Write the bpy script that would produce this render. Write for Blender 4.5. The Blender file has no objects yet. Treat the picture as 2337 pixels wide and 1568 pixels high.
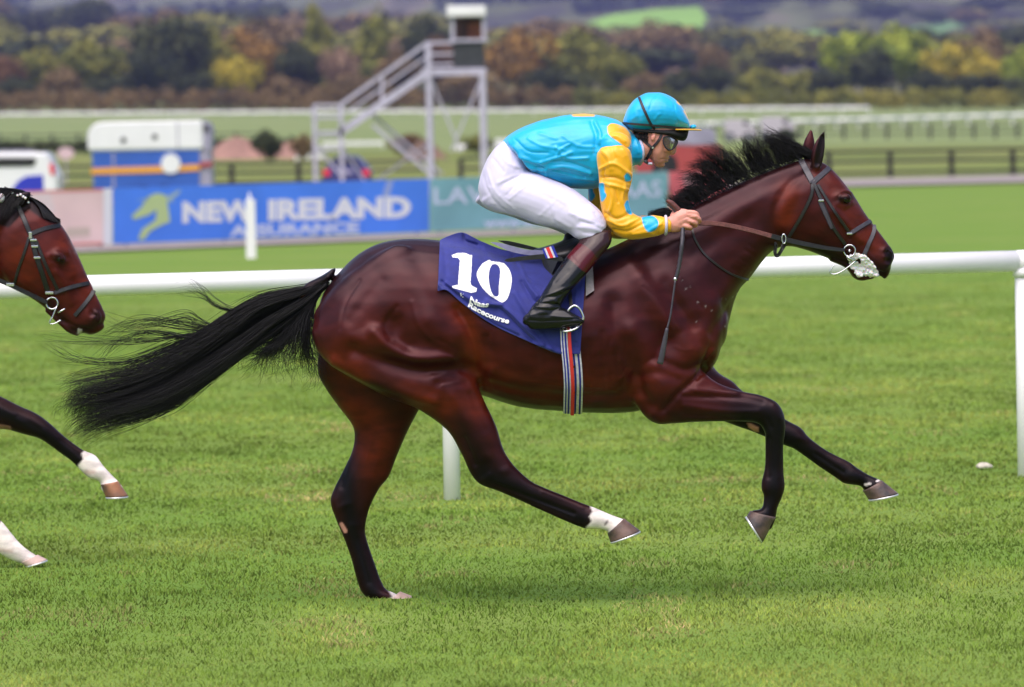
import bpy, bmesh, math, random
import numpy as np
from mathutils import Vector, Matrix
from mathutils.bvhtree import BVHTree
import mathutils.noise as mnoise

random.seed(7); rng = np.random.default_rng(7)
sc = bpy.context.scene
COL = sc.collection

# ---------------------------------------------------------------- camera
HC = 1.9                                   # camera height
F = 200 / 36 * 2337.0                      # focal length in picture units (picture 2337 x 1568)
ROLL = math.radians(1.0)
PITCH = math.atan((784 - 304) / F)
fw = np.array([0, math.cos(PITCH), -math.sin(PITCH)])
r0 = np.array([1.0, 0, 0]); u0 = np.array([0, math.sin(PITCH), math.cos(PITCH)])
RV = math.cos(ROLL) * r0 - math.sin(ROLL) * u0
UV = math.sin(ROLL) * r0 + math.cos(ROLL) * u0
CAM = np.array([0.0, 0.0, HC])
cd = bpy.data.cameras.new('camera'); cam = bpy.data.objects.new('camera', cd); COL.objects.link(cam)
cam.matrix_world = Matrix(((RV[0], UV[0], -fw[0], 0), (RV[1], UV[1], -fw[1], 0), (RV[2], UV[2], -fw[2], HC), (0, 0, 0, 1)))
cd.lens = 200; cd.sensor_width = 36; cd.clip_start = 1; cd.clip_end = 20000
cd.dof.use_dof = True; cd.dof.focus_distance = 23.1; cd.dof.aperture_fstop = 5.0
sc.camera = cam
sc.render.engine = 'CYCLES'

# ---------------------------------------------------------------- daylight, overcast
SUN_EL = math.radians(66); SUN_AZ = math.radians(205)      # azimuth clockwise from +Y
w = bpy.data.worlds.new('World'); sc.world = w; w.use_nodes = True
nt = w.node_tree; bg = nt.nodes['Background']
sky = nt.nodes.new('ShaderNodeTexSky'); sky.sky_type = 'NISHITA'; sky.sun_disc = False
sky.sun_elevation = SUN_EL; sky.sun_rotation = SUN_AZ; sky.dust_density = 3.0; sky.air_density = 1.0; sky.ozone_density = 1.0
nt.links.new(sky.outputs[0], bg.inputs[0]); bg.inputs[1].default_value = 0.06
sl = bpy.data.lights.new('sun', 'SUN'); sl.energy = 1.5; sl.angle = math.radians(80); sl.color = (1, .89, .88)
so = bpy.data.objects.new('sun', sl); COL.objects.link(so)
sd = Vector((math.sin(SUN_AZ) * math.cos(SUN_EL), math.cos(SUN_AZ) * math.cos(SUN_EL), math.sin(SUN_EL)))
so.rotation_euler = sd.to_track_quat('Z', 'Y').to_euler(); so.location = (0, 0, 30)
sc.view_settings.view_transform = 'Standard'; sc.view_settings.look = 'None'
sc.view_settings.exposure = 1.62; sc.view_settings.gamma = 1.0; sc.view_settings.use_curve_mapping = False
sc.cycles.max_bounces = 6; sc.cycles.volume_bounces = 0; sc.cycles.transparent_max_bounces = 8
sc.cycles.volume_step_rate = 4

# ---------------------------------------------------------------- helpers
def W(X, Y, d):
    """point at world depth d seen at picture position X, Y"""
    X = np.asarray(X, float); Y = np.asarray(Y, float); d = np.asarray(d, float)
    v = F * fw + (X - 1168.5)[..., None] * RV + (784 - Y)[..., None] * UV
    return CAM + v * (d / v[..., 1])[..., None]
def proj(P):
    q = np.asarray(P) - CAM
    z = q @ fw
    return np.stack([1168.5 + F * (q @ RV) / z, 784 - F * (q @ UV) / z], -1)
def PV(X, Y, d): return Vector(W(X, Y, d).tolist())

def tag(o, label=None, cat=None, group=None, kind=None):
    if label: o['label'] = label
    if cat: o['category'] = cat
    if group: o['group'] = group
    if kind: o['kind'] = kind
    return o
def empty(name, loc, label, cat, group=None):
    o = bpy.data.objects.new(name, None); COL.objects.link(o); o.location = Vector([float(a) for a in loc])
    o.empty_display_size = .2
    return tag(o, label, cat, group)
def link(name, me, m=None, parent=None, smooth=False):
    o = bpy.data.objects.new(name, me); COL.objects.link(o)
    if m is not None:
        for k in (m if isinstance(m, (list, tuple)) else [m]): me.materials.append(k)
    if smooth: me.polygons.foreach_set('use_smooth', [True] * len(me.polygons))
    if parent is not None:
        o.parent = parent; o.matrix_parent_inverse = parent_inv(parent)
    return o
def parent_inv(p):
    M = Matrix.LocRotScale(p.location, p.rotation_euler, p.scale)
    q = p.parent
    if q is not None: M = (q_world(q)) @ p.matrix_parent_inverse @ M
    return M.inverted()
def q_world(p):
    M = Matrix.LocRotScale(p.location, p.rotation_euler, p.scale)
    if p.parent is not None: M = q_world(p.parent) @ p.matrix_parent_inverse @ M
    return M
def mesh(name, V, Fc, m=None, parent=None, smooth=False):
    me = bpy.data.meshes.new(name)
    me.from_pydata([tuple(map(float, v)) for v in V], [], [tuple(map(int, f)) for f in Fc]); me.update()
    return link(name, me, m, parent, smooth)
def fastmesh(name, V, tri, m=None, parent=None, smooth=False, n=3):
    V = np.asarray(V, np.float32); tri = np.asarray(tri, np.int32)
    me = bpy.data.meshes.new(name)
    me.vertices.add(len(V)); me.vertices.foreach_set('co', V.ravel())
    me.loops.add(tri.size); me.loops.foreach_set('vertex_index', tri.ravel())
    me.polygons.add(len(tri)); me.polygons.foreach_set('loop_start', np.arange(0, tri.size, n, dtype=np.int32))
    me.update(calc_edges=True)
    return link(name, me, m, parent, smooth)
def copytree(o, parent=None):
    c = o.copy(); COL.objects.link(c)
    if parent is not None: c.parent = parent
    for ch in list(o.children): copytree(ch, c)
    return c

# materials
def mat(name, col, rough=.6, var=0., scale=4., bump=0., bscale=30., metal=0., spec=.5, sheen=0., coat=0., col2=None, stretch=None, attr=None, subs=0., trans=0., detail=5., stint=None):
    m = bpy.data.materials.new(name); m.use_nodes = True; N = m.node_tree; L = N.links
    b = N.nodes['Principled BSDF']
    b.inputs['Roughness'].default_value = rough; b.inputs['Metallic'].default_value = metal
    b.inputs['Specular IOR Level'].default_value = spec
    if sheen: b.inputs['Sheen Weight'].default_value = sheen; b.inputs['Sheen Roughness'].default_value = .4
    if stint:      # the shine of the coat takes its hue, black hair stays neutral
        a2 = N.nodes.new('ShaderNodeAttribute'); a2.attribute_name = 'shine'; L.new(a2.outputs['Color'], b.inputs['Specular Tint'])
    if coat: b.inputs['Coat Weight'].default_value = coat; b.inputs['Coat Roughness'].default_value = .15
    if subs: b.inputs['Subsurface Weight'].default_value = subs; b.inputs['Subsurface Radius'].default_value = (.02, .008, .004)
    if trans: b.inputs['Transmission Weight'].default_value = trans
    tc = N.nodes.new('ShaderNodeTexCoord'); mp = N.nodes.new('ShaderNodeMapping')
    L.new(tc.outputs['Object'], mp.inputs[0])
    if stretch: mp.inputs['Scale'].default_value = stretch
    base = None
    if attr:
        a = N.nodes.new('ShaderNodeAttribute'); a.attribute_name = attr; base = a.outputs['Color']
    if var or col2:
        n = N.nodes.new('ShaderNodeTexNoise'); n.inputs['Scale'].default_value = scale; n.inputs['Detail'].default_value = detail
        L.new(mp.outputs[0], n.inputs['Vector'])
        mx = N.nodes.new('ShaderNodeMix'); mx.data_type = 'RGBA'
        cr = N.nodes.new('ShaderNodeMapRange'); cr.inputs[1].default_value = .35; cr.inputs[2].default_value = .65
        L.new(n.outputs[0], cr.inputs[0]); L.new(cr.outputs[0], mx.inputs[0])
        if base is not None:
            hs = N.nodes.new('ShaderNodeHueSaturation'); hs.inputs['Value'].default_value = 1 - var; L.new(base, hs.inputs['Color'])
            hs2 = N.nodes.new('ShaderNodeHueSaturation'); hs2.inputs['Value'].default_value = 1 + var; L.new(base, hs2.inputs['Color'])
            L.new(hs.outputs[0], mx.inputs[6]); L.new(hs2.outputs[0], mx.inputs[7])
        else:
            c2 = col2 if col2 else tuple(min(1, c * (1 + var)) for c in col)
            c1 = col if col2 else tuple(c * (1 - var) for c in col)
            mx.inputs[6].default_value = (*c1, 1); mx.inputs[7].default_value = (*c2, 1)
        L.new(mx.outputs[2], b.inputs['Base Color'])
    elif base is not None: L.new(base, b.inputs['Base Color'])
    else: b.inputs['Base Color'].default_value = (*col, 1)
    if bump:
        n2 = N.nodes.new('ShaderNodeTexNoise'); n2.inputs['Scale'].default_value = bscale; n2.inputs['Detail'].default_value = 4
        L.new(mp.outputs[0], n2.inputs['Vector'])
        bp = N.nodes.new('ShaderNodeBump'); bp.inputs['Strength'].default_value = bump; bp.inputs['Distance'].default_value = .01
        L.new(n2.outputs[0], bp.inputs['Height']); L.new(bp.outputs[0], b.inputs['Normal'])
    return m

# basic solids collected into lists -> (V, F)
class MB:
    def __init__(s): s.V = []; s.F = []
    def add(s, V, Fc):
        n = len(s.V); s.V += [tuple(map(float, v)) for v in V]; s.F += [tuple(i + n for i in f) for f in Fc]; return s
    def box(s, c, size, rz=0, taper=1.0):
        hx, hy, hz = size[0] / 2, size[1] / 2, size[2] / 2; ca, sa = math.cos(rz), math.sin(rz)
        P = []
        for z in (-1, 1):
            t = taper if z > 0 else 1
            for x, y in ((-1, -1), (1, -1), (1, 1), (-1, 1)):
                a, b = x * hx * t, y * hy * t; P.append((c[0] + a * ca - b * sa, c[1] + a * sa + b * ca, c[2] + z * hz))
        return s.add(P, [(0, 3, 2, 1), (4, 5, 6, 7), (0, 1, 5, 4), (1, 2, 6, 5), (2, 3, 7, 6), (3, 0, 4, 7)])
    def bar(s, a, b, w_, h_=None, n=4, r2=None, up=(0, 0, 1)):
        a = np.array(a, float); b = np.array(b, float); d = b - a; d /= np.linalg.norm(d)
        u = np.array(up, float)
        if abs(d @ u) > .95: u = np.array([0, 1.0, 0])
        x = np.cross(d, u); x /= np.linalg.norm(x); y = np.cross(x, d)
        h_ = h_ or w_; P = []
        k = math.sqrt(2) if n == 4 else 1
        for q, sc_ in ((a, 1), (b, (r2 / w_) if r2 else 1)):
            for i in range(n):
                t = 2 * math.pi * (i + .5) / n
                P.append(q + sc_ * (x * math.cos(t) * w_ / 2 * k + y * math.sin(t) * h_ / 2 * k))
        Fc = [(i, (i + 1) % n, n + (i + 1) % n, n + i) for i in range(n)] + [tuple(range(n))[::-1], tuple(range(n, 2 * n))]
        return s.add(P, Fc)
    def tube(s, pts, r, n=8, closed=False):
        pts = [np.array(p, float) for p in pts]; K = len(pts); rr = r if hasattr(r, '__len__') else [r] * K
        P = []; prev = None
        for i, p in enumerate(pts):
            if closed: d = pts[(i + 1) % K] - pts[i - 1]
            else: d = pts[min(i + 1, K - 1)] - pts[max(i - 1, 0)]
            d = d / (np.linalg.norm(d) + 1e-9)
            if prev is None:
                u = np.array([0, 1.0, 0]) if abs(d[1]) < .9 else np.array([1.0, 0, 0])
            else: u = prev
            x = u - d * (u @ d); x /= np.linalg.norm(x); prev = x; y = np.cross(d, x)
            for j in range(n):
                t = 2 * math.pi * j / n; P.append(p + rr[i] * (x * math.cos(t) + y * math.sin(t)))
        Fc = []
        for i in range(K if closed else K - 1):
            for j in range(n):
                a_ = i * n + j; b_ = i * n + (j + 1) % n; c_ = ((i + 1) % K) * n + (j + 1) % n; d_ = ((i + 1) % K) * n + j
                Fc.append((a_, b_, c_, d_))
        if not closed: Fc += [tuple(range(n))[::-1], tuple((K - 1) * n + j for j in range(n))]
        return s.add(P, Fc)
    def build(s, name, m=None, parent=None, smooth=False, bevel=0):
        o = mesh(name, s.V, s.F, m, parent, smooth)
        if bevel:
            b = bmesh.new(); b.from_mesh(o.data)
            bmesh.ops.bevel(b, geom=list(b.edges), offset=bevel, segments=2, affect='EDGES', profile=.7, clamp_overlap=True)
            b.to_mesh(o.data); b.free()
        return o

def catmull(P, n):
    """resample the rows of P (K, m) to n rows on a Catmull-Rom spline"""
    P = np.asarray(P, float); K = len(P)
    if K == 2:
        t = np.linspace(0, 1, n)[:, None]; return P[0] * (1 - t) + P[1] * t
    E = np.vstack([2 * P[0] - P[1], P, 2 * P[-1] - P[-2]])
    t = np.linspace(0, K - 1 - 1e-9, n); i = t.astype(int); f = (t - i)[:, None]
    a, b, c, d = E[i], E[i + 1], E[i + 2], E[i + 3]
    return .5 * ((2 * b) + (-a + c) * f + (2 * a - 5 * b + 4 * c - d) * f ** 2 + (-a + 3 * b - 3 * c + d) * f ** 3)

# lofts: stations (x1,y1,x2,y2,hw[,yoff]) in picture units at depth d0; hw, yoff in metres
def loft(st, d0, n=24, sub=4, cap=1, power=2.0, yc=0.0):
    S = np.array([list(s) + [0.0] * (6 - len(s)) for s in st], float)
    S = catmull(S, (len(S) - 1) * sub + 1); S[:, 4] = np.maximum(S[:, 4], .003)
    p1 = W(S[:, 0], S[:, 1], d0 + yc + S[:, 5]); p2 = W(S[:, 2], S[:, 3], d0 + yc + S[:, 5])
    C = (p1 + p2) / 2; A = (p1 - p2) / 2; hw = S[:, 4]
    rows = [(C[i], A[i], hw[i]) for i in range(len(S))]
    if cap:   # rounded ends
        def capr(c, a, h, dirv, ra):
            return [(c + dirv * ra * math.sin(t), a * math.cos(t), h * math.cos(t)) for t in (.5, .95, 1.3)]
        d1 = C[0] - C[1]; d1 /= np.linalg.norm(d1) + 1e-9; d2 = C[-1] - C[-2]; d2 /= np.linalg.norm(d2) + 1e-9
        r1 = min(np.linalg.norm(A[0]), hw[0]) * .8 * cap; r2 = min(np.linalg.norm(A[-1]), hw[-1]) * .8 * cap
        rows = capr(C[0], A[0], hw[0], d1, r1)[::-1] + rows + capr(C[-1], A[-1], hw[-1], d2, r2)
    V = []; th = 2 * np.pi * np.arange(n) / n
    e = 2 / power
    cs = np.sign(np.cos(th)) * np.abs(np.cos(th)) ** e; sn = np.sign(np.sin(th)) * np.abs(np.sin(th)) ** e
    for c, a, h in rows:
        V.append(c + cs[:, None] * a + sn[:, None] * np.array([0, h, 0]))
    R = len(rows); V = np.vstack(V); Fc = []
    for i in range(R - 1):
        for j in range(n):
            Fc.append((i * n + j, i * n + (j + 1) % n, (i + 1) * n + (j + 1) % n, (i + 1) * n + j))
    Fc += [tuple(range(n))[::-1], tuple((R - 1) * n + j for j in range(n))]
    return V, Fc
def ball(X, Y, rx, ry, hw, d0, yoff=0, rot=0, n=16):
    """ellipsoid; rx, ry in picture units"""
    k = d0 / F; ca, sa = math.cos(rot), math.sin(rot); c = W(X, Y, d0 + yoff); V = []; Fc = []
    for i in range(1, n):
        ph = math.pi * i / n
        for j in range(n):
            t = 2 * math.pi * j / n
            a, b, y = math.cos(ph) * rx * k, math.sin(ph) * math.cos(t) * ry * k, math.sin(ph) * math.sin(t) * hw
            V.append(c + np.array([a * ca - b * sa, y, a * sa + b * ca]))
    for i in range(n - 2):
        for j in range(n): Fc.append((i * n + j, i * n + (j + 1) % n, (i + 1) * n + (j + 1) % n, (i + 1) * n + j))
    Fc += [tuple(range(n))[::-1], tuple((n - 2) * n + j for j in range(n))]
    return np.array(V), Fc

def voxunion(parts, voxel):
    """one continuous skin over overlapping closed solids -> numpy verts, quads"""
    mb = MB()
    for V, Fc in parts: mb.add(V, Fc)
    me = bpy.data.meshes.new('tmp'); me.from_pydata(mb.V, [], mb.F)
    b = bmesh.new(); b.from_mesh(me)
    bmesh.ops.recalc_face_normals(b, faces=b.faces); b.to_mesh(me); b.free()
    o = bpy.data.objects.new('tmp', me); COL.objects.link(o)
    md = o.modifiers.new('r', 'REMESH'); md.mode = 'VOXEL'; md.voxel_size = voxel; md.adaptivity = 0
    dg = bpy.context.evaluated_depsgraph_get(); dg.update()
    ev = o.evaluated_get(dg); em = ev.to_mesh()
    V = np.empty(len(em.vertices) * 3); em.vertices.foreach_get('co', V); V = V.reshape(-1, 3)
    sizes = np.empty(len(em.polygons), np.int32); em.polygons.foreach_get('loop_total', sizes)
    idx = np.empty(len(em.loops), np.int32); em.loops.foreach_get('vertex_index', idx)
    ev.to_mesh_clear(); bpy.data.objects.remove(o); bpy.data.meshes.remove(me)
    if (sizes == 4).all(): Q = idx.reshape(-1, 4)
    else: raise RuntimeError('voxel mesh not all quads')
    return V, Q
def edges_of(Q):
    E = np.vstack([Q[:, [0, 1]], Q[:, [1, 2]], Q[:, [2, 3]], Q[:, [3, 0]]]); E.sort(1)
    key = E[:, 0].astype(np.int64) * (Q.max() + 1) + E[:, 1]; _, i = np.unique(key, return_index=True)
    return E[i]
def smoothv(V, E, it, lam=.5, mu=-.52, wgt=None):
    n = len(V); a, b = E[:, 0], E[:, 1]; deg = np.bincount(a, minlength=n) + np.bincount(b, minlength=n)
    V = V.copy()
    for k in range(it):
        for l in ((lam, mu) if mu else (lam,)):
            S = np.stack([np.bincount(a, V[b, c], n) + np.bincount(b, V[a, c], n) for c in range(3)], 1) / deg[:, None]
            D = (S - V) * l
            if wgt is not None: D *= wgt[:, None]
            V += D
    return V
def normals(V, Q):
    n = np.cross(V[Q[:, 2]] - V[Q[:, 0]], V[Q[:, 3]] - V[Q[:, 1]])
    N = np.zeros_like(V)
    for k in range(4):
        for c in range(3): N[:, c] += np.bincount(Q[:, k], n[:, c], len(V))
    return N / (np.linalg.norm(N, axis=1)[:, None] + 1e-12)
def distpoly(P, pts, closed=False):
    """distance of points P (n,2) to polyline"""
    pts = np.asarray(pts, float)
    if len(pts) == 1: return np.linalg.norm(P - pts[0], axis=1)
    D = np.full(len(P), 1e9); K = len(pts)
    for i in range(K if closed else K - 1):
        a, b = pts[i], pts[(i + 1) % K]; ab = b - a
        t = np.clip(((P - a) @ ab) / (ab @ ab + 1e-9), 0, 1)
        D = np.minimum(D, np.linalg.norm(P - a - t[:, None] * ab, axis=1))
    return D
def inpoly(P, poly):
    x, y = P[:, 0], P[:, 1]; ins = np.zeros(len(P), bool); K = len(poly)
    for i in range(K):
        x1, y1 = poly[i]; x2, y2 = poly[(i + 1) % K]
        c = ((y1 > y) != (y2 > y)) & (x < (x2 - x1) * (y - y1) / (y2 - y1 + 1e-12) + x1); ins ^= c
    return ins
def sculpt(V, Q, strokes, near=True):
    """strokes: (points, radius px, amount mm). Moves skin along its normal."""
    N = normals(V, Q); P = proj(V); D = np.zeros(len(V))
    wn = np.clip((-N[:, 1]) * 1.6 + .1, 0, 1) if near else 1.0
    for st in strokes:
        pts = catmull(st[0], max(2, (len(st[0]) - 1) * 5 + 1)) if len(st[0]) > 2 else np.array(st[0], float)
        lo = pts.min(0) - 3 * st[1]; hi = pts.max(0) + 3 * st[1]
        m = ((P > lo) & (P < hi)).all(1)
        if len(st) > 3: m &= (V[:, 1] >= st[3][0]) & (V[:, 1] <= st[3][1])
        if not m.any(): continue
        d = distpoly(P[m], pts); D[m] += st[2] * .001 * np.exp(-(d / st[1]) ** 2)
    return V + N * (D * wn)[:, None]
def dent(V, holes):
    """push the near skin straight in: (point or polyline, radius px, depth mm[, far limit y])"""
    P = proj(V)
    for pts, r, a, ymax in holes:
        d = distpoly(P, np.array(pts, float)); V[:, 1] += np.where(V[:, 1] < ymax, a * .001 * np.exp(-(d / r) ** 3), 0)
    return V
def facing(V, Q): return np.clip(-normals(V, Q)[:, 1] * 2 + .5, 0, 1)
def paint(P, C, items):
    """items: ('line'|'poly', points, radius/soft, colour, strength[, ok-mask])"""
    for it in items:
        kind, pts, r, c, s = it[:5]
        pts = np.array(pts, float)
        if kind == 'line': wt = np.exp(-(distpoly(P, pts) / r) ** 2)
        elif kind == 'hard': wt = np.clip((r - distpoly(P, pts)) / 2 + .5, 0, 1)
        else:
            sdist = distpoly(P, pts, True); sdist = np.where(inpoly(P, pts), sdist, -sdist); wt = np.clip(sdist / r + .5, 0, 1)
        wt = wt * s
        if len(it) > 5: wt = wt * it[5]
        C[:] = C * (1 - wt[:, None]) + np.array(c) * wt[:, None]
    return C
def skin(name, V, Q, m, parent=None, C=None):
    o = fastmesh(name, V, Q, m, parent, True, 4)
    if C is not None:
        a = o.data.color_attributes.new('tint', 'FLOAT_COLOR', 'POINT')
        a.data.foreach_set('color', np.hstack([C, np.ones((len(C), 1))]).astype(np.float32).ravel())
        if m is globals().get('M_coat'):
            S_ = C / C.max(1, keepdims=True) * .42 + .55; S_ = S_ * np.array([1, .94, 1.02]); S_[C.max(1) > .3] = 1; dk = np.clip((C.max(1) - .003) / .012, 0, 1)[:, None]; S_ = S_ * (.50 + .50 * dk)
            a = o.data.color_attributes.new('shine', 'FLOAT_COLOR', 'POINT'); a.data.foreach_set('color', np.hstack([np.clip(S_, 0, 1), np.ones((len(C), 1))]).astype(np.float32).ravel())
    return o
def nz(V, s, seed=0, oct_=3):
    """cheap vectorised value noise -1..1"""
    out = np.zeros(len(V)); amp = 1; tot = 0
    for o_ in range(oct_):
        p = V * s + seed * 17.3 + o_ * 5.1; i = np.floor(p).astype(np.int64); f = p - i; f = f * f * (3 - 2 * f); r = 0
        for dx in (0, 1):
            for dy in (0, 1):
                for dz in (0, 1):
                    h = ((i[:, 0] + dx) * 374761393 + (i[:, 1] + dy) * 668265263 + (i[:, 2] + dz) * 2147483647) & 0xffffffff
                    h = ((h ^ (h >> 13)) * 1274126177) & 0xffffffff; h = (h ^ (h >> 16)) & 0xffffffff
                    r = r + (h / 2 ** 31 - 1) * (f[:, 0] if dx else 1 - f[:, 0]) * (f[:, 1] if dy else 1 - f[:, 1]) * (f[:, 2] if dz else 1 - f[:, 2])
        out += amp * r; tot += amp; amp *= .5; s *= 2
    return out / tot

def strands(name, curves, r, m, parent=None):
    """curves (n, K, 3) -> tapered three-sided hairs in one mesh"""
    Cv = np.asarray(curves); n, K, _ = Cv.shape
    T = np.gradient(Cv, axis=1); T /= np.linalg.norm(T, axis=2, keepdims=True) + 1e-9
    ref = np.array([0.1, 1.0, 0.05]); A = np.cross(T, ref); A /= np.linalg.norm(A, axis=2, keepdims=True) + 1e-9
    B = np.cross(T, A); tt = np.linspace(0, 1, K)
    rad = (np.asarray(r).reshape(-1, 1) * (1 - .85 * tt ** 1.5))[..., None]
    V = np.stack([Cv + rad * (A * math.cos(a) + B * math.sin(a)) for a in (0, 2.094, 4.189)], 2)  # n,K,3,3
    base = (np.arange(n) * K * 3)[:, None, None] + (np.arange(K - 1) * 3)[None, :, None]
    j = np.arange(3)[None, None, :]; j2 = (j + 1) % 3
    Q = np.stack([base + j, base + j2, base + 3 + j2, base + 3 + j], -1).reshape(-1, 4)
    return fastmesh(name, V.reshape(-1, 3), Q, m, parent, True, 4)

def bvh_of(V, Q): return BVHTree.FromPolygons([tuple(v) for v in V.tolist()], [tuple(q) for q in Q.tolist()])
def cast(bvh, X, Y, off=0.0, dflt=None, far=False, d=23.18):
    """point on the near (or mirrored far) skin under the picture position"""
    o = Vector(CAM.tolist()); t = PV(X, Y, d); dr = (t - o).normalized()
    if not far:
        h = bvh.ray_cast(o, dr)
        if h[0] is not None: return np.array(h[0] - dr * off)
    else:
        h = bvh.ray_cast(t + Vector((0, 3, 0)), Vector((0, -1, 0)))
        if h[0] is not None: return np.array(h[0]) + np.array([0, off, 0])
    return np.array(PV(X, Y, dflt)) if dflt is not None else None
def ribbon(pts, nrm, width, thick=.003, prof=None):
    """flat strap through 3D points with outward normals"""
    pts = np.array(pts); K = len(pts); T = np.gradient(pts, axis=0); T /= np.linalg.norm(T, axis=1)[:, None] + 1e-9
    nrm = np.array(nrm); nrm = nrm - T * (nrm * T).sum(1)[:, None]; nrm /= np.linalg.norm(nrm, axis=1)[:, None] + 1e-9
    S = np.cross(T, nrm); wd = (np.ones(K) * width if not hasattr(width, '__len__') else np.interp(np.linspace(0, 1, K), np.linspace(0, 1, len(width)), width))[:, None] / 2
    V = np.stack([pts - S * wd, pts - S * wd * .8 + nrm * thick, pts + S * wd * .8 + nrm * thick, pts + S * wd], 1).reshape(-1, 3)
    Fc = []
    for i in range(K - 1):
        for j in range(4): Fc.append((i * 4 + j, i * 4 + (j + 1) % 4, (i + 1) * 4 + (j + 1) % 4, (i + 1) * 4 + j))
    Fc += [(3, 2, 1, 0), ((K - 1) * 4, (K - 1) * 4 + 1, (K - 1) * 4 + 2, (K - 1) * 4 + 3)]
    return V, Fc
def text_mesh(txt, width, bold=0.0, size=1.0, depth=.01, shear=0.0):
    """flat lettering as mesh (V 2D+z, polys), scaled to width"""
    cu = bpy.data.curves.new('t', 'FONT'); cu.body = txt; cu.size = size; cu.offset = bold; cu.resolution_u = 3; cu.shear = shear
    o = bpy.data.objects.new('t', cu); COL.objects.link(o)
    dg = bpy.context.evaluated_depsgraph_get(); dg.update(); em = o.evaluated_get(dg).to_mesh()
    V = np.array([v.co[:] for v in em.vertices]); Fc = [tuple(p.vertices) for p in em.polygons]
    o.evaluated_get(dg).to_mesh_clear(); bpy.data.objects.remove(o)
    V[:, 0] -= V[:, 0].min(); V[:, 1] -= V[:, 1].min()
    k = width / V[:, 0].max(); V[:, :2] *= k
    return V, Fc
# ================================================================= ground and far country
ZT = [(-500,0),(215,0),(250,.3),(300,.72),(330,.93),(405,1.34),(480,2.3),(650,4.0),(700,4.6),(900,7.5),(1200,12),(1600,21),(2200,40),(3000,70),(4200,128),(5600,215),(7500,300),(9000,320)]
ZX = np.array([a for a, b in ZT], float); ZY = np.array([b for a, b in ZT], float)
def gz(x, y):
    x = np.asarray(x, float); y = np.asarray(y, float)
    z = np.interp(y, ZX, ZY)
    b = np.clip((y - 150) / 350, 0, 1); z = z - math.tan(math.radians(.75)) * x * b * b * (3 - 2 * b) * np.clip(1.6 - y / 2500, 0, 1)
    far = np.clip((y - 1100) / 1500, 0, 1)
    z = z + far * (14 * np.sin(x / 260 + 1.2 + y / 900) + 9 * np.sin(x / 110 + y / 500)) + np.clip((y - 3300) / 1500, 0, 1) * 22 * np.sin(x / 420 + .8)
    return z
def sub_z(d, X, Y):  return None
# the camera sees the ground at a row: place things by depth, then drop them on the ground
def gpt(X, d, h=0.0):
    """ground point under picture column X at depth d"""
    p = W(X, 400, d); return np.array([p[0], d, float(gz(p[0], d)) + h])

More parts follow.
